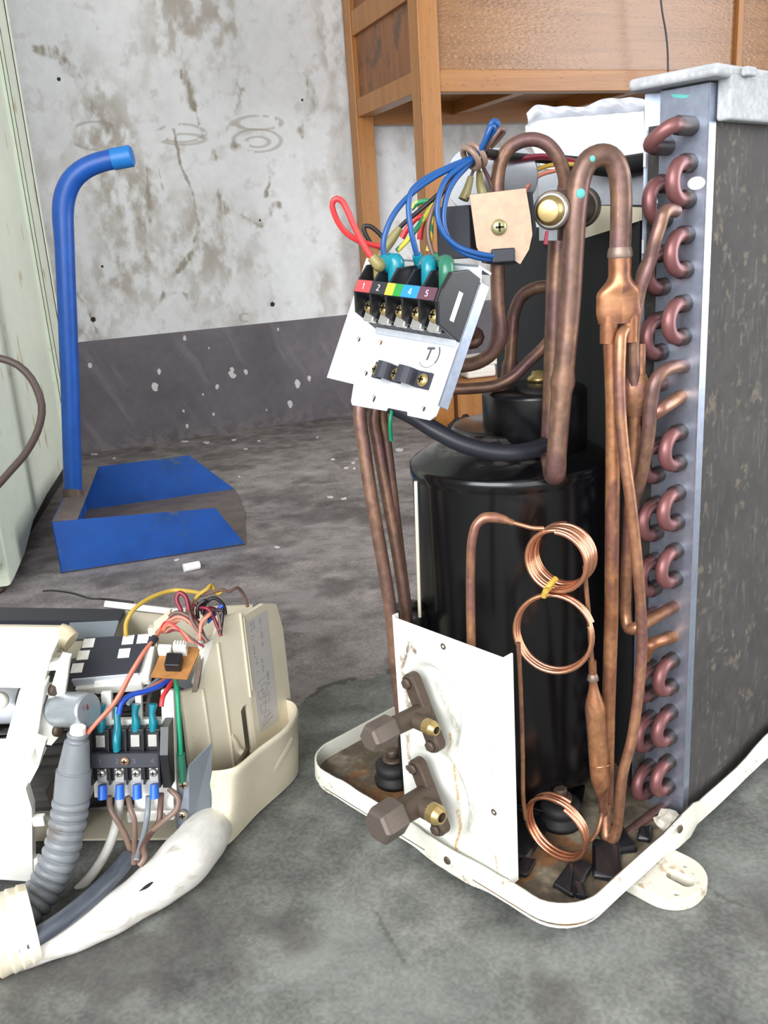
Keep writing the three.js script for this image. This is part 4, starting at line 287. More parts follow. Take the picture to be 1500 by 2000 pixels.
// ------------------------------------------------------------------ outdoor unit of the air conditioner (x along its length, z towards the rear, y up)
const OT = rad(42);
const unit = thing('outdoor_unit', 'opened outdoor air-conditioning unit with black compressor and tangled copper pipes on a cream base pan', 'air conditioner', [0.1032, 0, -0.4729], OT);
const toCam = V(-Math.sin(OT), 0, Math.cos(OT)), away = toCam.clone().negate();   // straight towards and away from the viewer's side, level
{ // base pan
  const pan = part('base_pan', unit);
  const out = [], LX = 0.72, LZ = 0.285, R = 0.032;
  const corner = (cx, cz, a0) => { for (let k = 0; k <= 8; k++) { const a = rad(a0 + 90 * k / 8); out.push([cx + R * Math.cos(a), cz + R * Math.sin(a)]); } };
  const run = (x0, z0, x1, z1) => { for (let k = 1; k < 40; k++) out.push([x0 + (x1 - x0) * k / 40, z0 + (z1 - z0) * k / 40]); };
  corner(R, -R, 90); run(0, -R, 0, -LZ + R); corner(R, -LZ + R, 180); run(R, -LZ, LX - R, -LZ); corner(LX - R, -LZ + R, 270); run(LX, -LZ + R, LX, -R); corner(LX - R, -R, 0); run(LX - R, 0, R, 0);
  const n = out.length, pos = [], idx = [], top = [], rows = 6;
  const bulge = (x, c, w) => Math.exp(-Math.pow((x - c) / w, 4));
  for (let k = 0; k < n; k++) {
    const [x, z] = out[k], a = out[(k + n - 1) % n], b = out[(k + 1) % n]; let nx = b[1] - a[1], nz = -(b[0] - a[0]); const l = Math.hypot(nx, nz); nx /= -l; nz /= -l;
    const w = fbm(k * 0.3, 2, 3, 7) - 0.5; let yt = 0.0305 + 0.002 * w, yb = 0.0105 + 0.0022 * (fbm(k * 0.22, 9, 3, 8) - 0.5), io = 0;
    if (z > -0.001) { yt += 0.012 * bulge(x, 0.142, 0.02) + 0.006 * bulge(x, 0.3, 0.05); io = -0.006 * bulge(x, 0.142, 0.022); }
    if (x < 0.001) { yb -= 0.004 * bulge(-z, 0.11, 0.03); io -= 0.0022 * bulge(-z, 0.11, 0.025); yt += 0.0015 * bulge(-z, 0.225, 0.01); }
    const prof = [[0, yb], [0.0012 + io, yb + 0.002], [0.0004 + io, (yb + yt) / 2], [0.0012 + io, yt], [-0.0012 + io, yt + 0.0006], [-0.0022, 0.016]];
    for (const [d, y] of prof) pos.push(x + nx * d, y, z + nz * d);
  }
  for (let k = 0; k < n; k++) for (let j = 0; j < rows - 1; j++) { const a = k * rows + j, b = ((k + 1) % n) * rows + j; idx.push(a, b, a + 1, b, b + 1, a + 1); }
  const g = new THREE.BufferGeometry(); g.setAttribute('position', new THREE.Float32BufferAttribute(pos, 3)); const uv = []; for (let k = 0; k < pos.length; k += 3) uv.push(pos[k] - pos[k + 2], pos[k + 1] * 1.5 + 0.05); g.setAttribute('uv', new THREE.Float32BufferAttribute(uv, 2)); g.setIndex(idx); g.computeVertexNormals();
  mesh('rim', g, M.pan, pan);
  const fl = out.map(([x, z]) => [x, 0.0165, z]); mesh('pan_floor', slab(fl, [0, -0.004, 0]), M.pan_floor, pan, 'rusty dirt-covered floor of the pan');
  for (const [x, y, z, ax] of [[0.1285, 0.030, 0.0055, [0, 0, 1]], [-0.0028, 0.0195, -0.1075, [-1, 0, 0]]]) mesh('bolt_hole', lathe([[0, 0.0012], [0.0026, 0.0012], [0.0032, 0.0004], [0.0032, 0], [0, 0]], 14, ax, [x, y, z]), M.brass_dull, pan);
  // mounting foot
  const F = roundrect(0.076, -0.032, 0.130, 0.0375, 0.0245, 8), slot = roundrect(0.0995, 0.010, 0.1085, 0.0295, 0.0043, 4);
  const fg = extrude(F.map(([x, z]) => [x, -z]), 0.0095, 0.0014, [slot.map(([x, z]) => [x, -z]).reverse(), circle(0.0885, -0.026, 0.0014, 8), circle(0.1185, -0.016, 0.0014, 8)]); fg.rotateX(-Math.PI / 2);
  mesh('foot', fg, M.foot, unit, 'cream mounting foot with an oblong slot');
  // black bitumen pads and broken bits lying in the pan
  const rd = rng(5); let k = 0;
  for (const [x, z, w, d, a] of [[0.045, -0.03, 0.035, 0.016, 0.2], [0.075, -0.022, 0.04, 0.02, 0.6], [0.1, -0.03, 0.03, 0.02, 1.0], [0.03, -0.062, 0.02, 0.012, 0.3], [0.036, -0.018, 0.014, 0.008, 0.9], [0.055, -0.085, 0.05, 0.03, 0.3], [0.12, -0.018, 0.016, 0.01, 0.4]]) {
    const b = new RoundedBoxGeometry(w, 0.005, d, 4, 0.0022), p = b.attributes.position; k++; for (let j = 0; j < p.count; j++) { const q = fbm(p.getX(j) * 180 + k * 9, p.getZ(j) * 180, 3, 4) - 0.5; p.setXYZ(j, p.getX(j) + q * 0.004, p.getY(j) + q * 0.005, p.getZ(j) + (rd() - 0.5) * 0.0006); } b.computeVertexNormals(); b.rotateY(a); b.translate(x, 0.019, z); mesh('bitumen_pad', b, M.black, pan, 'crumbling black bitumen pad');
  }
  const cl = new THREE.IcosahedronGeometry(0.009, 2), cp = cl.attributes.position; for (let j = 0; j < cp.count; j++) { const v = V(cp.getX(j), cp.getY(j), cp.getZ(j)), q = 0.7 + 0.6 * vn(v.x * 300 + 5, v.y * 300 + v.z * 200, 3); cp.setXYZ(j, v.x * q * 1.2, v.y * q * 0.7, v.z * q); } cl.computeVertexNormals(); cl.translate(0.142, 0.022, -0.012); mesh('putty_lump', cl, M.foot, pan, 'lump of pale putty');
}
{ // condenser coil
  const coil = part('condenser_coil', unit);
  const sheet = merge([span(0.1595, 0.161, 0.0165, 0.5385, -0.0430, -0.0100), span(0.1595, 0.168, 0.0165, 0.5385, -0.0102, -0.0092), slab([[0.161, 0.0165, -0.0430], [0.1720, 0.0165, -0.0505], [0.1720, 0.5395, -0.0505], [0.161, 0.5395, -0.0430]], [0.0012, 0, 0]), slab([[0.1720, 0.0165, -0.0505], [0.1660, 0.0165, -0.0580], [0.1660, 0.5395, -0.0580], [0.1720, 0.5395, -0.0505]], [0.0012, 0, 0])]);
  mesh('tube_sheet', sheet, M.galv, coil, 'galvanised end plate carrying the tube ends');
  mesh('fin_block', span(0.1612, 0.72, 0.018, 0.519, -0.052, -0.0098), M.fins, coil, 'dusty brown-grey fins of the coil');
  const zr = -0.0212, zl = -0.0372, y0 = 0.5155, py = 0.0216, row = (k, left) => y0 - py * k - (left ? 0.0108 : 0);
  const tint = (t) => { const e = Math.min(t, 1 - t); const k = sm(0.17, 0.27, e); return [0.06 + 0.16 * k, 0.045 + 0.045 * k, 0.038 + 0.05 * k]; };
  const bend = (ya, yb, z, za = z, zb = z, reach = 0.0215) => {
    const P = [], xo = 0.161, rr = Math.abs(ya - yb) / 2, m = (ya + yb) / 2, x1 = 0.161 - reach + rr;
    for (let k = 0; k <= 6; k++) P.push(V(xo + (x1 - xo) * k / 6, ya, za));
    for (let k = 1; k < 14; k++) { const a = Math.PI * k / 14; P.push(V(x1 - rr * Math.sin(a) * 1.05, m + (ya - m) * Math.cos(a), za + (zb - za) * (1 - Math.cos(a)) / 2)); }
    for (let k = 0; k <= 6; k++) P.push(V(x1 + (xo - x1) * k / 6, yb, zb));
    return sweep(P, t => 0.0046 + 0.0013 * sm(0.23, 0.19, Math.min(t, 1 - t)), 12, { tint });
  };
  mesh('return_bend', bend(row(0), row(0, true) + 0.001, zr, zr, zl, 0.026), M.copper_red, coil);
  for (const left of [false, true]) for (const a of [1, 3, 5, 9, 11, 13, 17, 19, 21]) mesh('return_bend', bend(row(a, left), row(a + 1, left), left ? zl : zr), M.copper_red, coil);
  for (const [k, left] of [[7, true], [15, true], [23, true]]) mesh('tube_stub', sweep([V(0.161, row(k, left), left ? zl : zr), V(0.156, row(k, left), left ? zl : zr), V(0.1505, row(k, left), left ? zl : zr), V(0.147, row(k, left), left ? zl : zr)], 0.0058, 14), M.copper_brown, coil);
  mesh('sheet_screw', lathe([[0, 0.003], [0.0035, 0.0025], [0.0045, 0.001], [0.0045, 0], [0, 0]], 14, [-1, 0, 0], [0.1625, 0.472, -0.0475]), M.tin, coil);
  for (const y of [0.495, 0.44, 0.30, 0.26]) mesh('slot_plate', span(0.1625, 0.1632, y, y + 0.009, -0.0562, -0.0545), M.white_sheet, coil);
  const dab = new THREE.SphereGeometry(0.005, 14, 10); dab.scale(0.12, 0.8, 1.25); dab.translate(0.1595, 0.4815, -0.0165); mesh('paint_dab', dab, M.white_sheet, coil, 'dab of white paint on the end plate');
  mesh('chalk_mark', slab([[0.1593, 0.533, -0.022], [0.1593, 0.5348, -0.029], [0.1593, 0.536, -0.036], [0.1593, 0.5338, -0.034], [0.1593, 0.532, -0.026]], [0.0003, 0, 0]), M.verdigris, coil, 'green marker dash');
  // grey foam strip along the top of the coil
  const strip = part('top_strip', unit, 'dusty grey strip along the top of the coil');
  mesh('cap', span(0.148, 0.72, 0.540, 0.5475, -0.060, 0.001, 0.003), M.foam, strip); mesh('skirt', span(0.1655, 0.72, 0.5165, 0.543, -0.0085, 0.001, 0.002), M.foam, strip);
  mesh('clip', span(0.176, 0.188, 0.541, 0.5465, 0.001, 0.006, 0.0015), M.foam, strip);
}
{ // partition, tray and sheet parts behind the pipes
  const line = [[0.166, -0.060], [0.185, -0.082], [0.212, -0.13], [0.253, -0.24], [0.262, -0.27]];
  const part2 = [...line.map(([x, z]) => V(x, 0, z))];
  const g = []; for (let k = 0; k + 1 < part2.length; k++) { const a = part2[k], b = part2[k + 1]; g.push(slab([[a.x, 0.0165, a.z], [b.x, 0.0165, b.z], [b.x, 0.462, b.z], [a.x, 0.462, a.z]], [0.003, 0, 0])); }
  mesh('partition', merge(g), M.black_foam, unit, 'black partition sheet behind the compressor');
  mesh('partition_flange', slab(O.flange, away.clone().multiplyScalar(0.006)), M.ivory, unit, 'cream flange on top of the partition');
  mesh('control_box', slab(O.box_back, away.clone().multiplyScalar(0.02)), M.galv_light, unit, 'galvanised control box behind the cover');
  mesh('motor_bracket', slab(O.galv_bar, away.clone().multiplyScalar(0.03)), M.galv_light, unit, 'galvanised bracket bar');
  mesh('control_box_cover', slab(O.white_panel, away.clone().multiplyScalar(0.004)), M.white_sheet, unit, 'glossy white control box cover');
  // crumpled film along the top of the cover
  const a = V(O.white_panel[0]), b = V(O.white_panel[1]), c = V(O.white_panel[2]), top = smooth([a.clone().add(V(0, 0.002, 0)), a.clone().lerp(b, 0.6).add(V(0, 0.002, 0)), b, b.clone().lerp(c, 0.5), c], 60), fp = [], fi = [], rows = 5;
  top.forEach((q, k) => { const t = k / 60, hgt = 0.0085 + 0.0022 * Math.sin(t * 9 + 1) + 0.0008 * Math.sin(t * 22); for (let j = 0; j < rows; j++) { const f = j / (rows - 1); const w = 0.002 + 0.0035 * Math.sin(f * 3.1) * (1 + 0.5 * Math.sin(t * 19 + 1)) + 0.0012 * Math.sin(t * 47 + f * 5); fp.push(q.x + toCam.x * w, q.y - 0.004 + hgt * f, q.z + toCam.z * w); } });
  for (let k = 0; k < 60; k++) for (let j = 0; j + 1 < rows; j++) { const q = k * rows + j; fi.push(q, q + rows, q + 1, q + 1, q + rows, q + rows + 1); }
  const fg = new THREE.BufferGeometry(); fg.setAttribute('position', new THREE.Float32BufferAttribute(fp, 3)); fg.setAttribute('uv', new THREE.Float32BufferAttribute(new Float32Array(fp.length / 3 * 2), 2)); fg.setIndex(fi); fg.computeVertexNormals();
  mesh('plastic_film', fg, M.film, unit, 'crumpled film along the cover edge');
  mesh('cover_rail', cyl(O.rail_left[0], O.rail_left[1], 0.0014, 0.0014, 8), M.ivory, unit);
}
{ // compressor
  const cx = 0.123, cz = -0.145, comp = part('compressor', unit, 'black painted steel compressor');
  const body = lathe([[0, 0.03], [0.062, 0.03], [0.07, 0.034], [0.0735, 0.042], [0.074, 0.055], [0.074, 0.285], [0.0752, 0.2868], [0.0757, 0.291], [0.0752, 0.2945], [0.0735, 0.2965], [0.0715, 0.2972], [0.064, 0.303], [0.054, 0.3085], [0.048, 0.3105], [0.0455, 0.313], [0.0425, 0.318], [0.040, 0.322], [0, 0.324]], 72); body.translate(cx, 0, cz); mesh('shell', body, M.shell, comp);
  const top = lathe([[0, 0.30], [0.0385, 0.30], [0.0385, 0.346], [0.0378, 0.3485], [0.035, 0.3500], [0.028, 0.3512], [0.02, 0.3522], [0, 0.3525]], 48); top.translate(0.1285, 0, -0.1226); mesh('terminal_cover', top, M.black_paint, comp);
  mesh('terminal_nut', lathe([[0, 0.360], [0.0055, 0.360], [0.0065, 0.357], [0.009, 0.3555], [0.0095, 0.352], [0, 0.352]], 6).translate(0.1375, 0, -0.125), M.brass, comp, 'brass terminal nut');
  const acc = lathe([[0, 0.02], [0.016, 0.02], [0.017, 0.05], [0.016, 0.176], [0.0138, 0.184], [0.008, 0.187], [0, 0.188]], 28); acc.translate(0.0490, 0, -0.186); mesh('accumulator', acc, M.black_paint, comp);
  const plate = extrude([[0.036, 0.20], [0.052, 0.232], [0.17, 0.215], [0.2, 0.19], [0.195, 0.14], [0.125, 0.075], [0.105, 0.064], [0.084, 0.066], [0.076, 0.085]].map(([x, v]) => [x, v]), 0.003, 0.0008); plate.rotateX(-Math.PI / 2); plate.translate(0, 0.029, 0); mesh('mounting_plate', plate, M.black_paint, comp);
  for (const [x, z] of [[0.0925, -0.0755], [0.044, -0.213], [0.183, -0.178]]) {
    mesh('rubber_mount', lathe([[0, 0.0165], [0.0165, 0.0165], [0.0172, 0.021], [0.0135, 0.024], [0.0135, 0.027], [0.0155, 0.029], [0.0155, 0.034], [0.011, 0.037], [0, 0.037]], 24).translate(x, 0, z), M.rubber, comp);
    mesh('mount_bolt', merge([lathe([[0, 0.0405], [0.0085, 0.0405], [0.009, 0.039], [0.009, 0.037], [0, 0.037]], 20).translate(x, 0, z), lathe([[0, 0.0475], [0.004, 0.0475], [0.0058, 0.0465], [0.0058, 0.0405], [0, 0.0405]], 6).translate(x, 0, z)]), M.brass_dull, comp);
  }
}
{ // copper pipework: every run is a part of its own
  const pp = (name, key, r, mat, n = 70, opt) => mesh(name, pipe(O[key], r, n, 16, opt), mat, unit);
  pp('suction_pipe', 'suction', t => 0.0068 + 0.0014 * sm(0.02, 0, Math.abs(t - 0.535)) , M.copper_brown, 170);
  pp('loop_pipe', 'upper_loop', t => 0.0044 + 0.0012 * sm(0.93, 0.97, t), M.copper_brown, 60);
  pp('valve_return_pipe', 'solenoid_down', t => 0.0048 + 0.0011 * Math.exp(-Math.pow((t - 0.125) / 0.02, 2)), M.copper_brown, 140);
  pp('discharge_pipe', 'discharge', t => 0.0045 + 0.0016 * sm(0.1, 0.07, t), M.copper_brown, 60);
  pp('crossover_pipe', 'liquid_back', 0.0042, M.copper_brown, 120);
  pp('rear_pipe', 'back_third', 0.0043, M.copper_brown, 110);
  pp('header_pipe', 'leg_main', t => 0.0050 + 0.0005 * sm(0.02, 0, t), M.copper_orange, 60);
  pp('distributor_pipe', 'leg_second', 0.0038, M.copper, 140);
  pp('feed_pipe', 'coil_to_joint', t => 0.0042, M.copper_brown, 70, { flat: t => 1 - 0.45 * Math.exp(-Math.pow((t - 0.42) / 0.09, 2)) });
  pp('coil_outlet_pipe', 'coil_mid', 0.0046, M.copper_brown, 60);
  pp('coil_outlet_pipe', 'coil_mid_b', 0.0046, M.copper, 50);
  pp('riser_pipe', 'joint_drop', 0.0044, M.copper, 80);
  pp('coil_inlet_pipe', 'stub_low', 0.0046, M.copper_orange, 40);
  pp('coil_inlet_pipe', 'bottom_feed', 0.0045, M.copper_brown, 60);
  pp('valve_riser_pipe', 'valve_rise', t => 0.0032 - 0.0011 * sm(0.93, 0.99, t) + 0.0004 * sm(0.80, 0.84, t) * sm(0.93, 0.9, t), M.copper, 80);
  const strain = part('filter_drier', unit, 'copper filter drier tapering at both ends');
  mesh('shell', pipe(O.strainer, t => t < 0.12 ? 0.0028 : t < 0.3 ? 0.0028 + 0.0044 * sm(0.12, 0.3, t) : t < 0.72 ? 0.0072 : 0.0072 - 0.0038 * sm(0.72, 0.92, t), 60, 20, { relief: true }), M.copper_orange, strain);
  const s2 = V(O.strainer[1]); mesh('solder_joint', lathe([[0.0027, 0], [0.0042, 0.001], [0.0036, 0.004], [0.0027, 0.006]], 16, [0, 1, 0], [s2.x, s2.y - 0.004, s2.z]), M.solder, strain);
  const w = V(O.strainer[4]); const wire = []; for (let k = 0; k <= 20; k++) { const a = rad(-20 + 220 * k / 20); wire.push(V(w.x - 0.0078 * Math.cos(a), w.y + 0.004 + 0.002 * Math.sin(a * 1.4), w.z + 0.0078 * Math.sin(a))); } mesh('wire_tie', sweep(wire, 0.0005, 6), M.copper_bright, strain);
  // forked joints
  const fork = (name, top, down, w, parent) => {            // one tube above spreading to a flat two-legged body
    const g = part(name, parent), T = V(top), P = []; for (let k = 0; k <= 20; k++) P.push(T.clone().add(V(0, -down * k / 20, 0)));
    mesh('body', sweep(P, t => 0.0072 + w * sm(0.32, 0.58, t) - 0.001 * sm(0.85, 1, t), 24, { up: toCam, flat: t => 1 - 0.42 * sm(0.35, 0.6, t), relief: true }), M.copper_orange, g); return g;
  };
  const f1 = fork('forked_joint', O.splitter[0], 0.044, 0.0042, unit), tp = V(O.splitter[0]);
  mesh('solder_ring', lathe([[0.0068, -0.004], [0.0080, -0.003], [0.0077, 0.0005], [0.0068, 0.003]], 20).translate(tp.x, tp.y, tp.z), M.solder, f1);
  const side = V(Math.cos(OT), 0, Math.sin(OT));             // across the view, level
  for (const s of [-1, 1]) { const a = tp.clone().add(V(0, -0.034, 0)).addScaledVector(side, s * 0.0068); mesh('leg', sweep([a, a.clone().add(V(0, -0.008, 0)), a.clone().add(V(0, -0.02, 0)), a.clone().add(V(0, -0.0225, 0))], 0.0056, 18), M.copper_orange, f1); }
  const f2 = part('lower_forked_joint', unit), jp = V(O.joint2[0]);
  { const P = []; for (let k = 0; k <= 16; k++) P.push(jp.clone().add(V(0, 0.014 - 0.028 * k / 16, 0))); mesh('body', sweep(P, t => 0.0046 + 0.0042 * Math.pow(Math.sin(Math.PI * Math.min(1, 0.12 + t * 0.88)), 1.2), 20, { up: toCam, flat: t => 0.75, relief: true }), M.copper, f2); }
  for (const s of [-1, 1]) { const a = jp.clone().addScaledVector(side, s * 0.0032); mesh('leg', sweep([a.clone().add(V(0, 0.034, 0)), a.clone().add(V(0, 0.02, 0)), a.clone().add(V(0, 0.008, 0))], 0.0031, 14), M.copper, f2); }
  for (const [k, f, rad2] of [[15, 0.35, 0.0028], [17, 0, 0.0018]]) { const s = V(O.suction[k]).lerp(V(O.suction[k + 1]), f); const m = new THREE.SphereGeometry(rad2, 14, 10); m.scale(1, 1.1, 0.5); m.applyQuaternion(new THREE.Quaternion().setFromUnitVectors(V(0, 0, 1), toCam)); const q = s.clone().addScaledVector(toCam, 0.0064); m.translate(q.x, q.y, q.z); mesh('verdigris_spot', m, M.verdigris, unit, 'green corrosion spot on the pipe'); }
  // capillary tubes
  const R3 = V(camRight()), U3 = V(camUp()), F3 = V(camFwd());
  const ring = (key, ax, Rr, turns, pitch, start) => { const c = V(O[key][0]), a = R3.clone().multiplyScalar(ax[0]).addScaledVector(U3, ax[1]).addScaledVector(F3, ax[2]).normalize(), e = V(0, 1, 0).addScaledVector(a, -a.y).normalize(), b = a.clone().cross(e), P = []; const n = turns * 40; for (let k = 0; k <= n; k++) { const t = start + k / 40 * 2 * Math.PI, q = Rr * (1 + 0.02 * Math.sin(k * 0.055)); P.push(c.clone().addScaledVector(a, pitch * k / 40).addScaledVector(e, q * Math.cos(t)).addScaledVector(b, q * Math.sin(t))); } return P; };
  const cap = part('capillary_tube', unit, 'bright copper capillary tube wound into rings');
  mesh('upper_winding', sweep(ring('ring1', [0.53, 0.22, 0.82], 0.0206, 7, 0.0031, 0), 0.00155, 8), M.copper_bright, cap);
  mesh('middle_winding', sweep(ring('ring2', [0.46, 0.14, 0.86], 0.0265, 3, 0.0030, 1.2), 0.0015, 8), M.copper_bright, cap);
  mesh('lower_winding', sweep(ring('ring3', [0.66, 0.28, 0.68], 0.0245, 3, 0.0031, 0.4), 0.00155, 8), M.copper_bright, cap);
  for (const [nm, k, r] of [['inlet_run', 'cap_in', 0.0016], ['joining_run', 'cap_mid', 0.0016], ['long_run', 'cap_b', 0.0016], ['outlet_run', 'cap_c', 0.0016]]) mesh(nm, pipe(O[k], r, 40, 10), nm === 'inlet_run' ? M.copper_bright : M.copper, cap);
  mesh('twist_tie', merge([pipe(O.ring_tie, 0.0022, 20, 8), cyl(V(O.ring_tie[1]).add(V(-0.004, 0, 0.002)).toArray(), V(O.ring_tie[1]).add(V(0.006, 0.001, 0)).toArray(), 0.0018)]), WR.mustard, cap, 'yellow tie holding the two rings together');
}
function camRight() { return V(Math.cos(OT), 0, Math.sin(OT)); } function camUp() { return V(0.29 * away.x * 1, 0.957, 0.29 * away.z); } function camFwd() { return V(0.957 * away.x, -0.29, 0.957 * away.z); }
{ // solenoid and reversing valve
  const sol = part('solenoid', unit, 'solenoid coil behind a zinc-plated plate');
  mesh('plate', slab(O.sol_plate, away.clone().multiplyScalar(0.0016)), M.zinc, sol, 'yellowish zinc-plated plate'); mesh('coil_body', slab(O.sol_body, away.clone().multiplyScalar(0.022)), M.black_foam, sol);
  const p0 = V(O.sol_plate[0]), p1 = V(O.sol_plate[1]); mesh('plate_fold', slab([p0.toArray(), p1.toArray(), p1.clone().add(V(0, 0.001, 0)).addScaledVector(away, 0.02).toArray(), p0.clone().add(V(0, 0.001, 0)).addScaledVector(away, 0.02).toArray()], [0, 0.0015, 0]), M.zinc, sol);
  const sg = screwGeo(0.0048, 0.0038, [0.42, 0.4, 0.2]), sc = mesh('screw', sg, M.screw_brass, sol); const q = V(O.sol_screw[0]); place(sc, basis(V(Math.cos(OT), 0, Math.sin(OT)), V(0, 1, 0), toCam, q));
  const a = V(O.cord_block[0]), b = V(O.cord_block[1]), m = a.clone().lerp(b, 0.5); const cb = mesh('cord_grip', new RoundedBoxGeometry(0.0145, 0.0085, 0.012, 2, 0.0012), M.cable, sol); place(cb, basis(V(Math.cos(OT), 0, Math.sin(OT)), V(0, 1, 0), toCam, m));
  const rv = part('reversing_valve', unit, 'brass reversing valve body with a bright end cap'), c0 = V(O.rev_cap[0]), c1 = V(O.rev_back[0]), d = c1.clone().sub(c0), L = d.length();
  mesh('body', lathe([[0, 0], [0.0112, 0], [0.0118, 0.0015], [0.0118, L], [0, L]], 32, d.toArray(), c0.toArray()), M.brass_dull, rv);
  mesh('end_ring', lathe([[0.0092, -0.0025], [0.0106, -0.0025], [0.0108, 0.001], [0.0092, 0.001]], 32, d.toArray(), c0.toArray()), M.tin, rv);
  mesh('cap', lathe([[0, -0.0085], [0.0060, -0.0083], [0.0072, -0.0072], [0.0076, -0.0040], [0.0090, -0.003], [0.0092, 0.001], [0, 0.001]], 32, d.toArray(), c0.toArray()), M.brass, rv);
  mesh('rear_flange', lathe([[0, L], [0.0118, L], [0.014, L + 0.002], [0.014, L + 0.008], [0, L + 0.01]], 28, d.toArray(), c0.toArray()), M.hex, rv);
  mesh('lead_sleeve', cyl(c0.clone().add(V(-0.006, -0.012, 0.001)).toArray(), c0.clone().add(V(-0.009, -0.02, 0.002)).toArray(), 0.0011, 0.0014, 10), WR.maroon, rv);
  const rl = part('relay', unit, 'black relay box'), rp = O.relay_c.map(p => V(p)), rc = rp[0].clone().lerp(rp[2], 0.5);
  const rb = mesh('case', new RoundedBoxGeometry(0.0225, 0.0325, 0.02, 2, 0.001), M.slate, rl); place(rb, basis(V(Math.cos(OT + 0.35), 0, Math.sin(OT + 0.35)), V(0, 1, 0), V(-Math.sin(OT + 0.35), 0, Math.cos(OT + 0.35)), rc));
  const lt = lettering(128, 128, (g) => { g.fillStyle = '#2e2f38'; g.fillRect(0, 0, 128, 128); g.fillStyle = '#b8b8c0'; g.font = '44px sans-serif'; g.translate(64, 64); g.rotate(Math.PI / 2); g.fillText('101', -36, 16); });
  const pl = mesh('print', new THREE.BoxGeometry(0.006, 0.006, 0.0004), std({ map: lt, roughness: 0.6 }), rl); place(pl, basis(V(Math.cos(OT + 0.35), 0, Math.sin(OT + 0.35)), V(0, 1, 0), V(-Math.sin(OT + 0.35), 0, Math.cos(OT + 0.35)), rc.clone().add(V(-Math.sin(OT + 0.35) * 0.0101 + 0.001, 0.001, Math.cos(OT + 0.35) * 0.0101 + 0.001))));
  const ca = V(O.cap_a[0]), cb2 = V(O.cap_a[1]), cd = cb2.clone().sub(ca).normalize(); const cp = part('capacitor', unit, 'pale grey round capacitor with clear terminal boots');
  mesh('can', lathe([[0, 0], [0.017, 0], [0.019, 0.002], [0.0195, 0.05], [0.018, 0.053], [0, 0.053]], 32, cd.toArray(), ca.toArray()), M.galv_light, cp);
  for (const k of ['clear_lead_a', 'clear_lead_b']) mesh('terminal_boot', pipe(O[k].slice(0, 3), t => 0.0034 - 0.0014 * t, 20, 10), WR.olive, cp);
}
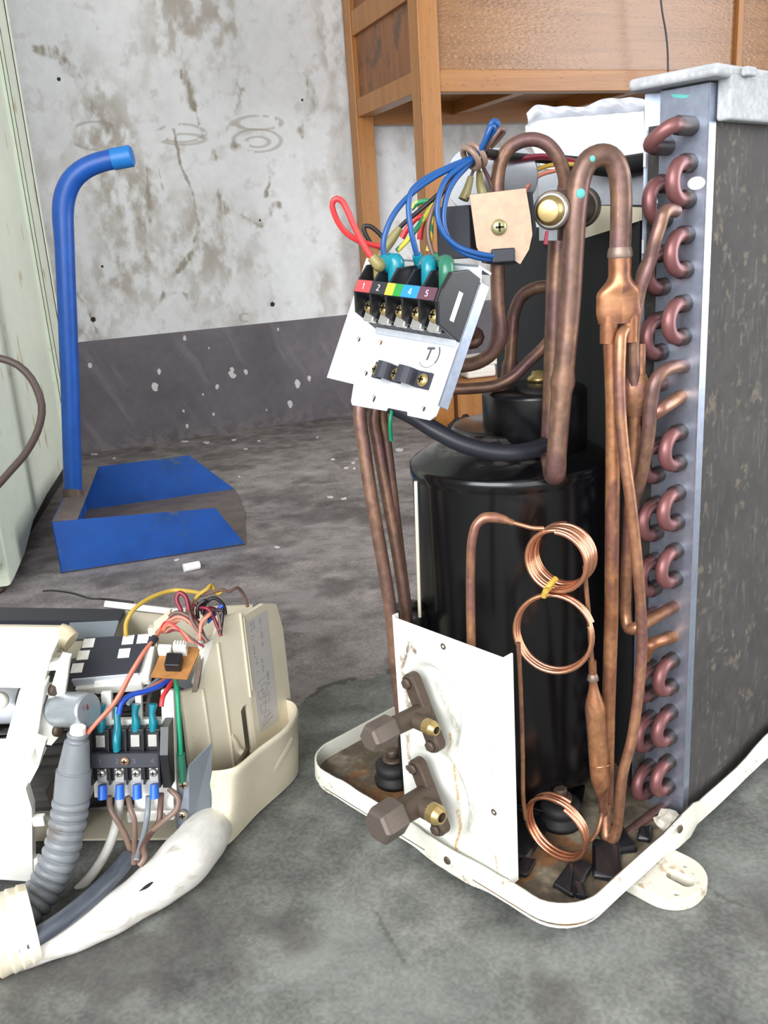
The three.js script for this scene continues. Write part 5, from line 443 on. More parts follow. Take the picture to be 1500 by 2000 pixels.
{ // terminal bracket hanging from the wires; x along the row of terminals, y up, z out of the plate
  const m = basis(V(-0.0382, -0.0783, 0.9962), V(0.4367, 0.8954, 0.0872), V(-0.8988, 0.4384, 0), V(-0.0147, 0.3993, -0.1305));
  const fold = place(part('terminal_bracket', unit, 'bare white metal bracket with a folded edge and a pencilled T'), m);
  const holes = [[-21.2, -0.6], [0, 0], [36.6, 0], [-4, -20.8], [10.5, -35], [54.5, -33.6]].map(([x, y], k) => circle(x / 1000, y / 1000, 0.0022, 12, k === 4 ? 0.003 : 0.0022).reverse());
  const outl = [[-40, 53], [62, 53], [66, 42], [66, -29], [65.4, -36], [62, -39.2], [43.5, -39.8], [42.4, -37.7], [25, -38.3], [24.2, -40.4], [-7, -42.3], [-9.3, -40], [-12, -29.2], [-40, -29.2]].map(([x, y]) => [x / 1000, y / 1000]);
  mesh('plate', extrude(outl, 0.0014, 0.0004, holes).translate(0, 0, -0.0014), M.bracket, fold);
  mesh('folded_edge', span(0.0648, 0.0662, -0.030, 0.044, -0.0075, 0.0), M.galv, fold); mesh('top_fold', span(-0.038, 0.06, 0.0526, 0.054, -0.012, 0.0), M.galv, fold);
  const tt = lettering(256, 256, (g) => { g.fillStyle = '#dcdde0'; g.fillRect(0, 0, 256, 256); g.strokeStyle = '#55545c'; g.lineWidth = 16; g.beginPath(); g.moveTo(84, 112); g.lineTo(150, 104); g.moveTo(120, 108); g.lineTo(112, 186); g.stroke(); g.beginPath(); g.lineWidth = 11; g.arc(116, 146, 86, -0.7, 0.6); g.stroke(); g.beginPath(); g.lineWidth = 4; g.arc(116, 146, 86, 0.6, 2.4); g.stroke(); });
  mesh('pencil_mark', span(0.034, 0.058, -0.012, 0.012, 0.0, 0.0002).translate(0.0, 0, 0), std({ map: tt, metalness: 0.25, roughness: 0.45 }), fold);
  { const u = fold.children[fold.children.length - 1].geometry, p = u.attributes.position; for (let k = 0; k < p.count; k++) u.attributes.uv.setXY(k, (p.getX(k) - 0.034) / 0.024, (p.getY(k) + 0.012) / 0.024); }
  const blk = place(part('terminal_block', unit, 'black five-way terminal block with a coloured numbered strip'), m);
  const prof = [[8, 0], [11, 14], [14, 17], [24.5, 17], [24.5, 20.5], [29, 20.5], [29, 17], [36, 14], [45, 11], [46, 0]];   // y, z of the low body, mm
  const wall = [[8, 0], [11.5, 20], [22.7, 26], [30, 26], [40.4, 23.4], [46.9, 11.2], [46, 0]];
  const ext = (pr, x0, x1, bev = 0.0003) => { const g = extrude(pr.map(([y, z]) => [-z / 1000, y / 1000]), (x1 - x0), bev); const mt = basis(V(0, 0, -1), V(0, 1, 0), V(1, 0, 0), V(x0, 0, 0)); g.applyMatrix4(mt); return g; };
  mesh('body', ext([[8, 0], [10, 9], [22.2, 11], [22.2, 26.4], [30.2, 26.4], [30.4, 11], [44, 9], [46, 0]], -0.0075, 0.0635), M.black, blk);
  const pitch = 0.0142; for (let k = 0; k <= 5; k++) { const x = -0.0088 + pitch * k; mesh('barrier', ext(wall, x, x + (k === 5 ? 0.003 : 0.0018), 0.0005), M.black, blk); }
  mesh('flange_plate', ext([[4.6, 0], [5, 1.5], [9, 2.5], [9, 0]], -0.006, 0.064), M.galv_light, blk);
  const st = lettering(640, 64, (g) => { const cs = [['#d8464a', 0, 128], ['#2a2a30', 128, 128], ['#e6d83c', 256, 64], ['#2c8a3c', 320, 64], ['#2484d8', 384, 128], ['#5c3a48', 512, 128]]; for (const [c, x, w] of cs) { g.fillStyle = c; g.fillRect(x, 0, w, 64); } g.fillStyle = '#ffffff'; g.font = '46px sans-serif'; for (const [s, x] of [['1', 52], ['2', 178], ['4', 434], ['5', 562]]) g.fillText(s, x, 48); });
  const strip = mesh('number_strip', span(-0.0072, 0.0618, 0.0226, 0.0298, 0.0264, 0.0268), std({ map: st, roughness: 0.5 }), blk, 'red, black, yellow, green, blue and maroon strip printed 1 2 4 5');
  { const u = strip.geometry, p = u.attributes.position; for (let k = 0; k < p.count; k++) u.attributes.uv.setXY(k, (p.getX(k) + 0.0072) / 0.069, (p.getY(k) - 0.0226) / 0.0072); }
  mesh('side_sticker', span(0.0651, 0.0654, 0.0165, 0.0335, 0.010, 0.0135), M.bracket, blk, 'small white sticker on the end of the block');
  const sg = screwGeo(0.0034, 0.003, [0.5, 0.38, 0.16]);
  for (let k = 0; k < 5; k++) { const x = -0.0010 + pitch * k; const s = mesh('screw', sg, M.screw_brass, blk); s.scale.setScalar(1.2); s.position.set(x, 0.0170, 0.0150); mesh('terminal_tab', span(x - 0.0046, x + 0.0046, 0.0085, 0.0215, 0.0112, 0.0150, 0.0008), M.tin, blk); mesh('upper_tab', span(x - 0.0035, x + 0.0035, 0.033, 0.044, 0.011, 0.0118, 0.0004), M.tin, blk); }
  const clamp = place(part('cable_clamp', unit, 'dark grey double cable clamp held by brass screws'), m);
  { const P = []; const arch = (x0, x1, h) => { for (let k = 0; k <= 10; k++) { const a = Math.PI * k / 10; P.push([x0 + (x1 - x0) * (1 - Math.cos(a)) / 2, h * Math.pow(Math.sin(a), 0.6)]); } }; P.push([0.004, 0]); arch(0.0115, 0.0225, 0.008); arch(0.0295, 0.0425, 0.008); P.push([0.054, 0]); const back = P.slice().reverse().map(([x, z]) => [x, z + 0.0018]); const g = extrude([...P, ...back], 0.010, 0); g.applyMatrix4(basis(V(1, 0, 0), V(0, 0, 1), V(0, -1, 0), V(0, -0.0125, 0))); mesh('strap', g, M.slate, clamp); }
  for (const x of [0.0082, 0.0262, 0.0492]) { const s = mesh('screw', sg, M.screw_brass, clamp); s.scale.set(1.15, 1.15, 1); s.position.set(x, -0.0178, 0.0018); }
}
{ // wiring of the outdoor unit
  const wires = part('wiring', unit, 'bundle of blue, red, brown and striped wires');
  const wr = (name, key, r, mat, opt) => mesh(name, pipe(O[key], r, 50, 8, opt), mat, wires);
  for (const k of ['blue1', 'blue2', 'blue3', 'blue4']) wr('blue_wire', k, 0.0017, WR.blue);
  wr('brown_wire', 'brown_wire', 0.0015, WR.brown); wr('black_wire', 'black_wire', 0.0014, WR.black); wr('red_wire', 'red_loop', 0.0018, WR.red); wr('grey_wire', 'grey_loop', 0.0014, WR.black);
  wr('striped_wire', 'yellow_green_a', 0.0016, M.stripe, { tint: stripes }); wr('striped_wire', 'yellow_green_b', 0.0016, M.stripe, { tint: stripes }); wr('red_wire', 'red_short', 0.0019, WR.red);
  wr('harness', 'harness', t => 0.0028 + 0.0045 * sm(0.4, 0.9, t), M.rubber); wr('maroon_wire', 'harness_red', 0.0022, WR.maroon); wr('striped_wire', 'yg_back', 0.0016, WR.mustard); wr('copper_wire', 'copper_back', 0.0015, WR.salmon);
  wr('brown_wire', 'brown_lead', 0.0013, WR.brown); wr('brown_wire', 'clear_lead_a', 0.0011, WR.brown); wr('brown_wire', 'clear_lead_b', 0.0011, WR.brown);
  wr('power_cord', 'thick_cable', 0.0062, M.cable); wr('green_wire', 'green_wire', 0.0014, WR.green);
  for (const k of ['tuft_a', 'tuft_b', 'tuft_c']) wr('blue_wire', k, 0.0016, WR.blue); wr('brown_wire', 'tuft_d', 0.0015, WR.brown);
  // insulated lugs on the terminal row
  const lug = (pts, r, mat) => mesh('lug_sleeve', pipe(pts, t => r * (0.5 + 0.55 * Math.sin(Math.PI * Math.min(1, t * 0.62 + 0.12))), 22, 10), mat, wires);
  const tip = (k, n = 3) => O[k].slice(0, n).map(p => V(p));
  const down = (key, mat, r) => { const [a, b] = tip(key, 2), d = a.clone().sub(b).normalize(); lug([b.clone().lerp(a, 0.3), a, a.clone().addScaledVector(d, 0.009), a.clone().addScaledVector(d, 0.015)].map(p => p.toArray()), r, mat); };
  const bm = basis(V(-0.0382, -0.0783, 0.9962), V(0.4367, 0.8954, 0.0872), V(-0.8988, 0.4384, 0), V(-0.0147, 0.3993, -0.1305));
  const boot = (key, k, r, mat) => { const [a, b] = tip(key, 2), x = -0.0010 + 0.0142 * k, at = (y, z) => V(x, y, z).applyMatrix4(bm); lug([b.clone().lerp(a, 0.2), a, a.clone().lerp(at(0.047, 0.021), 0.6), at(0.045, 0.0200), at(0.036, 0.0160), at(0.0325, 0.0140)].map(p => p.toArray()), r, mat); };
  boot('red_loop', 0, 0.0042, WR.olive); boot('blue1', 1, 0.0048, WR.teal); boot('blue2', 3, 0.0046, WR.teal); boot('brown_wire', 4, 0.0046, WR.dkgreen); down('black_wire', WR.olive, 0.003);
  const tb = O.tie_band.map(p => V(p)); for (const q of [tb[1], tb[1].clone().lerp(tb[0], 0.45)]) { const t = new THREE.TorusGeometry(0.0068, 0.0019, 8, 20); t.applyQuaternion(new THREE.Quaternion().setFromUnitVectors(V(0, 0, 1), tb[2].clone().sub(tb[0]).normalize())); t.translate(q.x, q.y, q.z); mesh('tie_band', t, WR.tan, wires); }
}
{ // service valve panel
  const vp = part('valve_panel', unit, 'white enamelled valve plate streaked with rust');
  const W2 = 0.102, H2 = 0.176, nx = 40, ny = 60, pos = [], uv = [], idx = [];
  const boss = (a, b, ca, cb, ra, rb) => sm(1, 0.72, Math.hypot((a - ca) / ra, (b - cb) / rb));
  for (let j = 0; j <= ny; j++) for (let k = 0; k <= nx; k++) { const a = k / nx, b = j / ny; const h = 0.0085 * Math.max(boss(a, b, 0.32, 0.64, 0.3, 0.22), boss(a, b, 0.34, 0.24, 0.32, 0.24)); pos.push(0.004 + h, 0.0235 + b * H2, -0.156 + a * W2); uv.push(a, b); }
  for (let j = 0; j < ny; j++) for (let k = 0; k < nx; k++) { const a = j * (nx + 1) + k; idx.push(a, a + nx + 1, a + 1, a + 1, a + nx + 1, a + nx + 2); }
  const g = new THREE.BufferGeometry(); g.setAttribute('position', new THREE.Float32BufferAttribute(pos, 3)); g.setAttribute('uv', new THREE.Float32BufferAttribute(uv, 2)); g.setIndex(idx); g.computeVertexNormals(); mesh('plate', g, M.valve_panel, vp);
  mesh('near_fold', span(0.0035, 0.0125, 0.0235, 0.1995, -0.0542, -0.0530), M.valve_panel, vp); mesh('far_fold', span(0.0035, 0.0085, 0.0235, 0.201, -0.1568, -0.1556), M.valve_panel, vp);
  for (const [y, z] of [[0.191, -0.1072], [0.0758, -0.1512], [0.0775, -0.0662]]) mesh('screw_hole', lathe([[0.0011, 0.0003], [0.0019, 0.0006], [0.0024, 0.0002], [0.0024, 0]], 12, [-1, 0, 0], [0.0038, y, z]), M.brass_dull, vp);
  const valve = (yc, zc, k, label) => {
    const v = part('service_valve', unit, label); const X = 0.0035, o = (x, y, z) => [X - x, yc + y, zc + z];
    // flange bar leaning across the plate
    const bar = [], dy = 0.0213, dz = 0.0102, l = Math.hypot(dy, dz); const ux = dz / l, uy = -dy / l;     // along z and y
    for (let q = 0; q <= 10; q++) { const a = rad(-90 + 180 * q / 10), c = Math.cos(a), s = Math.sin(a); bar.push([ux * (l + 0.0062 * c) - uy * 0.0062 * s, uy * (l + 0.0062 * c) + ux * 0.0062 * s]); }
    for (let q = 0; q <= 10; q++) { const a = rad(90 + 180 * q / 10), c = Math.cos(a), s = Math.sin(a); bar.push([ux * (-l + 0.0062 * c) - uy * 0.0062 * s, uy * (-l + 0.0062 * c) + ux * 0.0062 * s]); }
    const bg = extrude(bar, 0.0085, 0.0012); bg.applyMatrix4(basis(V(0, 0, 1), V(0, 1, 0), V(-1, 0, 0), V(...o(0, 0, 0)))); mesh('flange', bg, M.brass_dull, v);
    for (const s of [-1, 1]) mesh('flange_bolt', merge([lathe([[0, 0.004], [0.0032, 0.004], [0.0044, 0.003], [0.0044, 0], [0, 0]], 6, [-1, 0, 0], o(0.0085, -s * dy, s * dz)), lathe([[0, 0.0012], [0.0056, 0.0012], [0.0056, 0], [0, 0]], 16, [-1, 0, 0], o(0.0080, -s * dy, s * dz))]), M.brass_dull, v, 'rusty bolt');
    mesh('body', merge([cyl(o(0.004, 0, 0), o(0.040, 0.002, 0), 0.0085 * k, 0.0078 * k), cyl(o(0.018, 0.001, 0), o(0.018, 0.001, 0.016), 0.0066 * k, 0.0062 * k)]), M.brass_dull, v);
    mesh('hex_cap', flat(lathe([[0, 0.0225], [0.0095 * k, 0.0225], [0.0112 * k, 0.0205], [0.0118 * k, 0.018], [0.0118 * k, 0.002], [0.0105 * k, 0], [0, 0]], 6, [-1, 0, 0], o(0.036, 0.002, 0))), M.hex, v, 'hexagonal valve cap');
    mesh('flare_port', lathe([[0.0032 * k, 0.0255], [0.0046 * k, 0.0255], [0.0062 * k, 0.0215], [0.0063 * k, 0.0205], [0.0057 * k, 0.0200], [0.0063 * k, 0.0192], [0.0057 * k, 0.0186], [0.0063 * k, 0.0178], [0.0057 * k, 0.0172], [0.0063 * k, 0.0164], [0.0060 * k, 0.012], [0.003 * k, 0.010]], 28, [0, 0, 1], o(0.018, 0.001, 0.0)), M.brass, v, 'threaded brass flare port');
    mesh('port_bore', lathe([[0, 0.0140], [0.0031 * k, 0.0140], [0.0032 * k, 0.0250]], 20, [0, 0, 1], o(0.018, 0.001, 0.0)), M.brass_dull, v);
  };
  valve(0.1359, -0.1250, 0.86, 'small brass service valve'); valve(0.0660, -0.1245, 1.18, 'large brass service valve');
}

// ------------------------------------------------------------------ indoor unit lying on the floor with its cover off
const inn = thing('indoor_unit', 'stripped indoor air-conditioning unit with ivory casing and grey drain hose on the floor', 'air conditioner', [-0.25, 0, -0.66]);
{
  const P0 = V(0.078, 0, 0.04), P1 = V(0.127, 0, -0.012), P2 = V(0.155, 0, -0.062);
  const along = (A, B) => { const d = B.clone().sub(A).normalize(); return ([s, y]) => A.clone().addScaledVector(d, s).add(V(0, y, 0)).toArray(); };
  const inward = (A, B, t) => { const d = B.clone().sub(A).normalize(); return V(d.z, 0, -d.x).multiplyScalar(t); };
  const n1 = along(P0, P1), n2 = along(P1, P2);
  const casing = part('end_casing', inn, 'ivory plastic end casing');
  mesh('front_panel', slab([[0.0046, 0.02], [0.0046, 0.066], [0.0068, 0.133], [0.0201, 0.1304], [0.0325, 0.1625], [0.0409, 0.1645], [0.052, 0.1773], [0.0564, 0.1788], [0.0714, 0.177], [0.0714, 0.02]].map(n1), inward(P0, P1, 0.004), [[[0.0600, 0.05], [0.0600, 0.0915], [0.0625, 0.0945], [0.0675, 0.0955], [0.0675, 0.05]].map(n1)]), M.ivory, casing);
  mesh('side_panel', slab([[0, 0.02], [0, 0.1714], [0.0053, 0.1724], [0.0319, 0.1718], [0.0497, 0.1645], [0.0555, 0.1385], [0.0560, 0.02]].map(n2), inward(P1, P2, 0.004)), M.ivory, casing);
  const rib = (s, y0, y1, f) => { const a = V(f([s, y0])), b = V(f([s, y1])); return cyl(a.toArray(), b.toArray(), 0.0013, 0.0013, 10); };
  mesh('corner_rib', rib(0.0715, 0.10, 0.1765, n1), M.ivory, casing); mesh('corner_rib', rib(0.003, 0.105, 0.1715, n2), M.ivory, casing); mesh('front_rib', rib(0.026, 0.03, 0.128, n1), M.ivory, casing); mesh('front_rib', rib(0.046, 0.045, 0.160, n1), M.ivory, casing);
  mesh('inner_lip', slab([[0.0201, 0.1304], [0.0325, 0.1625], [0.0409, 0.1645]].map(n1).concat([V(n1([0.0385, 0.1645])).add(V(-0.006, 0, -0.012)).toArray(), V(n1([0.0201, 0.1304])).add(V(-0.006, 0, -0.012)).toArray()]), [0.0012, 0, -0.0012]), M.white_plastic, casing);
  const hook = smooth([n1([0.047, 0.075]), n1([0.050, 0.068]), n1([0.053, 0.058]), V(n1([0.056, 0.053])).add(V(0.004, 0, 0.004)).toArray()], 14); mesh('latch', sweep(hook, t => 0.0022 + 0.0012 * t, 10), M.ivory, casing);
  const lab = lettering(256, 1024, (g) => {       // faded rating label: its print is too faint to read, only rows of marks, boxes and a diagram
    g.fillStyle = '#c2bdb8'; g.fillRect(0, 0, 256, 1024); const r = rng(77); g.fillStyle = '#77737e';
    for (const [x0, y0, y1] of [[40, 30, 330], [70, 30, 90], [150, 40, 300], [52, 350, 470], [120, 380, 500], [168, 520, 640]]) for (let y = y0; y < y1; y += 14) if (r() > 0.25) g.fillRect(x0 + r() * 6, y, 12 + r() * 16, 6);
    g.strokeStyle = '#77737e'; g.lineWidth = 4; for (const [x, y, w, h] of [[40, 640, 70, 60], [90, 600, 60, 80], [50, 760, 60, 70], [120, 720, 50, 60], [80, 850, 70, 40]]) g.strokeRect(x, y, w, h); g.beginPath(); g.moveTo(40, 560); g.lineTo(210, 545); g.moveTo(60, 720); g.lineTo(180, 700); g.moveTo(40, 930); g.lineTo(190, 890); g.stroke(); for (let x = 50; x < 190; x += 16) g.fillRect(x, 960 - x * 0.2, 9, 12);
  });
  const lp = [[0.006, 0.062], [0.006, 0.166], [0.0345, 0.1655], [0.0345, 0.058]].map(n2).map(p => V(p).add(inward(P1, P2, -0.0003)).toArray()); const lg = slab(lp, inward(P1, P2, 0.0002)); { const p = lg.attributes.position, d = P2.clone().sub(P1).normalize(); for (let k = 0; k < p.count; k++) { const s = V(p.getX(k), 0, p.getZ(k)).sub(P1).dot(d); lg.attributes.uv.setXY(k, (s - 0.006) / 0.0285, (p.getY(k) - 0.058) / 0.108); } }
  mesh('rating_label', lg, std({ map: lab, roughness: 0.55 }), casing, 'faded grey rating label');
  mesh('added_slot_wall', slab([[0.02, 0.02], [0.02, 0.125], [0.0714, 0.125], [0.0714, 0.02]].map(n1).map(p => V(p).add(inward(P0, P1, 0.03)).toArray()), inward(P0, P1, 0.003)), M.grey_plastic, casing); mesh('added_slot_lid', slab([V(n1([0.02, 0.125])).add(inward(P0, P1, 0.006)).toArray(), V(n1([0.0700, 0.125])).add(inward(P0, P1, 0.006)).toArray(), V(n1([0.0714, 0.125])).add(inward(P0, P1, 0.032)).toArray(), V(n1([0.02, 0.125])).add(inward(P0, P1, 0.032)).toArray()], [0, 0.002, 0]), M.grey_plastic, casing);  // unseen wall and lid, added so the slot in the casing stays dark
  // drip tray: flaring wall from the floor to a rolled rim
  const bot = I.tray_bottom.map(p => V(p)), rim = I.tray_rim.map(p => V(p));
  const B = smooth([V(0.088, 0.003, 0.045).toArray(), bot[0].clone().setY(0.003).toArray(), bot[1].clone().setY(0.002).toArray(), bot[2].clone().setY(0.002).toArray(), bot[3].clone().setY(0.002).toArray(), [0.155, 0.003, -0.052], [0.14, 0.004, -0.062], [0.10, 0.005, -0.066]], 48), T = smooth([[0.104, 0.072, 0.052], [0.113, 0.072, 0.0515], rim[0].toArray(), rim[1].toArray(), rim[2].toArray(), rim[3].toArray(), rim[4].toArray(), rim[5].toArray(), [0.12, 0.072, -0.062]], 48);
  const pos = [], uv = [], idx = []; for (let k = 0; k <= 48; k++) { const b = B[k], t = T[k], o = [b, b.clone().lerp(t, 0.5).add(V(0.0006, 0, 0.0004)), t.clone().lerp(b, 0.13), t.clone().add(V(0.0011, -0.004, 0.0006)), t, t.clone().add(V(-0.0024, -0.0005, -0.0012)), t.clone().lerp(b, 0.2).add(V(-0.003, 0, -0.0018)), b.clone().add(V(-0.004, 0.002, -0.003))]; for (const q of o) { pos.push(q.x, q.y, q.z); uv.push(k * 0.004, q.y); } }
  for (let k = 0; k < 48; k++) for (let j = 0; j < 7; j++) { const a = k * 8 + j; idx.push(a, a + 8, a + 1, a + 1, a + 8, a + 9); }
  const tg = new THREE.BufferGeometry(); tg.setAttribute('position', new THREE.Float32BufferAttribute(pos, 3)); tg.setAttribute('uv', new THREE.Float32BufferAttribute(uv, 2)); tg.setIndex(idx); tg.computeVertexNormals();
  const tray = part('drip_tray', inn, 'ivory drip tray with flaring side'); mesh('wall', tg, M.ivory, tray);
  { const a = B[20].clone().lerp(T[20], 0.35), b = B[20].clone().lerp(T[20], 0.72), c = B[27].clone().lerp(T[27], 0.55), d = B[27].clone().lerp(T[27], 0.85); const ov = new THREE.SphereGeometry(0.5, 20, 12); const ex = c.clone().sub(a).normalize(), ey = b.clone().sub(a).normalize(), ez = ex.clone().cross(ey).normalize(); ov.scale(0.034, 0.016, 0.0035); ov.applyMatrix4(basis(ex, ey, ez, a.clone().lerp(d, 0.5).add(V(0.0004, 0, 0.0002)))); mesh('thumb_grip', ov, M.ivory, tray); }
  mesh('tray_floor', slab([[0.09, 0.0025, 0.043], [0.102, 0.0025, 0.048], [0.152, 0.0025, -0.04], [0.138, 0.0025, -0.06], [-0.16, 0.0025, -0.07], [-0.16, 0.0025, 0.02]], [0, 0.002, 0]), M.ivory, tray);
  mesh('rear_shell', slab([[0.128, 0.004, -0.064], [0.128, 0.158, -0.070], [-0.2, 0.162, -0.082], [-0.2, 0.004, -0.080]], [0, 0, -0.004]), M.ivory, inn);
  { // cross-flow fan in its scroll housing
    const arc = [], arc2 = []; for (let k = 0; k <= 16; k++) { const a = rad(100 + 190 * k / 16); arc.push([-0.012 + 0.052 * Math.cos(a), 0.075 + 0.064 * Math.sin(a)]); arc2.unshift([-0.012 + 0.0545 * Math.cos(a), 0.075 + 0.0665 * Math.sin(a)]); }
    const sg2 = extrude([...arc, ...arc2], 0.27, 0); sg2.applyMatrix4(basis(V(0, 0, 1), V(0, 1, 0), V(-1, 0, 0), V(0.062, 0, 0))); mesh('fan_housing', sg2, M.scroll, inn, 'dark grey plastic fan housing');
    const bl = [cyl([-0.2, 0.075, -0.012], [0.048, 0.075, -0.012], 0.005, 0.005, 10)]; for (let k = 0; k < 26; k++) { const b = box(0.245, 0.0012, 0.012); b.rotateX(0.6); b.translate(0, 0, 0.034); b.rotateX(k / 26 * 2 * Math.PI); b.translate(-0.075, 0.075, -0.012); bl.push(b); } for (const x of [-0.19, -0.08, 0.045]) bl.push(cyl([x, 0.075, -0.012], [x + 0.003, 0.075, -0.012], 0.041, 0.041, 26)); mesh('fan_impeller', merge(bl), M.scroll, inn, 'dark grey cross-flow fan');
    mesh('air_guide', slab(I.rubber_dark, [0, 0, -0.003]), M.guide, inn, 'brown-grey air guide');
  }
  const corner = slab([[0.115, 0.02, 0.03], [0.118, 0.06, 0.026], [0.124, 0.062, 0.006], [0.124, 0.02, 0.006]], [-0.003, 0, 0]); mesh('tray_bracket', corner, M.brass_dull, inn);
  // top strips and chassis
  mesh('foam_strip', slab(I.black_top, [0, -0.004, 0]), M.slate, inn, 'dark foam strip along the top'); mesh('metal_sheet', slab(I.grey_sheet, [0, -0.002, -0.001]), M.grey_plastic, inn);
  const vn0 = V(I.vane[0]), vn1 = V(I.vane[2]); mesh('air_vane', sweep([vn0.clone().add(V(-0.12, 0.002, 0)), vn0, vn0.clone().lerp(vn1, 0.5), vn1.clone().add(V(-0.004, 0, 0)), vn1], t => 0.0108 - 0.002 * sm(0.97, 1, t), 32, { tint: (t, a) => { const d = a > Math.PI ? a - 2 * Math.PI : a, k = Math.max(sm(0.2, 0.0, Math.abs(d - 0.05)), sm(0.32, 0.1, Math.abs(d - 1.62))) * (0.5 + 0.8 * fbm(t * 60, d * 4, 3, 877)); return [0.86 - 0.26 * k, 0.83 - 0.42 * k, 0.74 - 0.55 * k]; } }), M.vane, inn, 'cream rolled air vane'); mesh('vane_cap', sweep([vn1.clone().add(V(-0.002, 0, 0.001)), vn1.clone().add(V(0.001, 0, 0.001)), vn1.clone().add(V(0.004, -0.002, 0.002))], t => 0.0125 - 0.004 * t, 20, { tint: () => [0.72, 0.62, 0.42] }), M.vane, inn);
  const ch = part('front_chassis', inn, 'white moulded front chassis');
  for (const [nm, key, d] of [['top_bar', 'ch_top', 0.022], ['column', 'ch_col', 0.014], ['lower_bar', 'ch_low', 0.02], ['skirt', 'chassis_front', 0.008], ['side_rib', 'ch_rib', 0.006]]) mesh(nm, slab(I[key], [0, 0.2 * d, -d]), M.white_plastic, ch);
  { const a = V(I.ch_rib[0]), b = V(I.ch_rib[2]); for (let k = 0; k < 3; k++) { const q = a.clone().lerp(b, 0.12 + 0.3 * k).add(V(-0.0085, 0, -0.004)); mesh('bridge', span(q.x - 0.006, q.x + 0.008, q.y - 0.0035, q.y + 0.0035, q.z - 0.006, q.z + 0.003, 0.001), M.white_plastic, ch); } mesh('wedge', slab([[I.ch_low[2][0], I.ch_low[2][1], I.ch_low[2][2]], V(I.ch_low[2]).add(V(0.010, 0.022, 0.002)).toArray(), V(I.ch_low[2]).add(V(0.002, 0.026, 0.002)).toArray()], [0, 0, -0.006]), M.white_plastic, ch); const t = V(I.chassis_front[2]); mesh('clip', span(t.x - 0.002, t.x + 0.007, t.y - 0.016, t.y - 0.008, t.z - 0.006, t.z, 0.001), M.white_plastic, ch); mesh('clip', span(t.x - 0.010, t.x - 0.004, t.y - 0.062, t.y - 0.045, t.z - 0.008, t.z - 0.001, 0.001), M.white_plastic, ch); }
  { const a = V(I.roller[0]), b = V(I.roller[1]); mesh('fan_roller', cyl(a.toArray(), b.toArray(), 0.0155, 0.0155, 28), M.galv_light, inn); const q = V(I.rotor_nut[0]); mesh('roller_nut', lathe([[0, 0.008], [0.003, 0.008], [0.006, 0.006], [0.0065, 0], [0, 0]], 16, [0, 0.3, 1], q.toArray()), M.white_plastic, inn); }
  // stepper motor
  const mo = part('motor', inn, 'small bright steel vane motor'), ma = V(I.motor[0]), mb = V(I.motor[1]), md = mb.clone().sub(ma).normalize();
  mesh('can', lathe([[0, -0.004], [0.0125, -0.004], [0.0134, -0.002], [0.0134, 0.027], [0.0122, 0.029], [0.0115, 0.0291], [0, 0.0291]], 36, md.toArray(), ma.toArray()), M.steel, mo);
  mesh('red_mark', new THREE.SphereGeometry(0.0017, 10, 8).scale(0.4, 1.4, 1).translate(...ma.clone().addScaledVector(md, 0.0292).add(V(0.0005, 0.005, 0.004)).toArray()), WR.maroon, mo);
  for (const [x, y] of [[0.0, 0.018], [-0.003, -0.0165]]) mesh('fixing_screw', lathe([[0, 0.004], [0.003, 0.004], [0.0048, 0.0025], [0.005, 0], [0, 0]], 16, [0.9, 0, 0.45], ma.clone().add(V(x - 0.002, y, 0.002)).toArray()), M.brass_dull, mo);
  // relay board under its black cover
  const bd = part('relay_board', inn, 'black board cover with six square white sockets'), bp = I.board.map(p => V(p));
  const bex = bp[2].clone().sub(bp[3]).normalize(), bup = bp[0].clone().sub(bp[3]), bey = bup.clone().addScaledVector(bex, -bup.dot(bex)).normalize(), bez = bex.clone().cross(bey), bm = basis(bex, bey, bez, bp[3]); place(bd, bm);
  mesh('cover', extrude([[0, 0], [0.0545, 0.001], [0.0585, 0.0385], [0.004, 0.0395]], 0.0014, 0.0003).translate(0, 0, 0), M.slate, bd); mesh('case', extrude([[0.001, -0.001], [0.0535, 0], [0.0575, 0.038], [0.004, 0.039]], 0.009, 0.001).translate(0, 0, -0.0092), M.galv_light, bd);
  mesh('case_foot', span(0.002, 0.021, -0.004, 0.004, -0.0165, -0.0085, 0.001), M.white_plastic, bd); mesh('case_ear', span(0.053, 0.062, -0.004, 0.030, -0.0105, -0.002, 0.002), M.white_plastic, bd); mesh('case_skirt', span(0.018, 0.056, -0.0065, 0.0012, -0.014, -0.004, 0.001), M.white_plastic, bd);
  for (const [x, y] of [[0.0085, 0.0335], [0.0065, 0.0215], [0.0042, 0.0090], [0.0405, 0.034], [0.0525, 0.034], [0.0395, 0.0205]]) { const s = 0.0046; mesh('socket', merge([span(x - s, x + s, y - s, y + s, 0.0012, 0.0018), slab([[x - s, y + s, 0.0018], [x + s, y + s, 0.0018], [x, y, 0.0028]], [0, 0, -0.0005]), slab([[x - s, y - s, 0.0018], [x - s, y + s, 0.0018], [x, y, 0.0028]], [0, 0, -0.0005])]), M.white_plastic, bd); }
  // small circuit board with its chip and sockets
  const pc = part('circuit_board', inn, 'brown circuit board with a black component'), cp = I.pcb.map(p => V(p)), cex = cp[2].clone().sub(cp[3]).normalize(), cu = cp[0].clone().sub(cp[3]), cey = cu.clone().addScaledVector(cex, -cu.dot(cex)).normalize(), cez = cex.clone().cross(cey); place(pc, basis(cex, cey, cez, cp[3]));
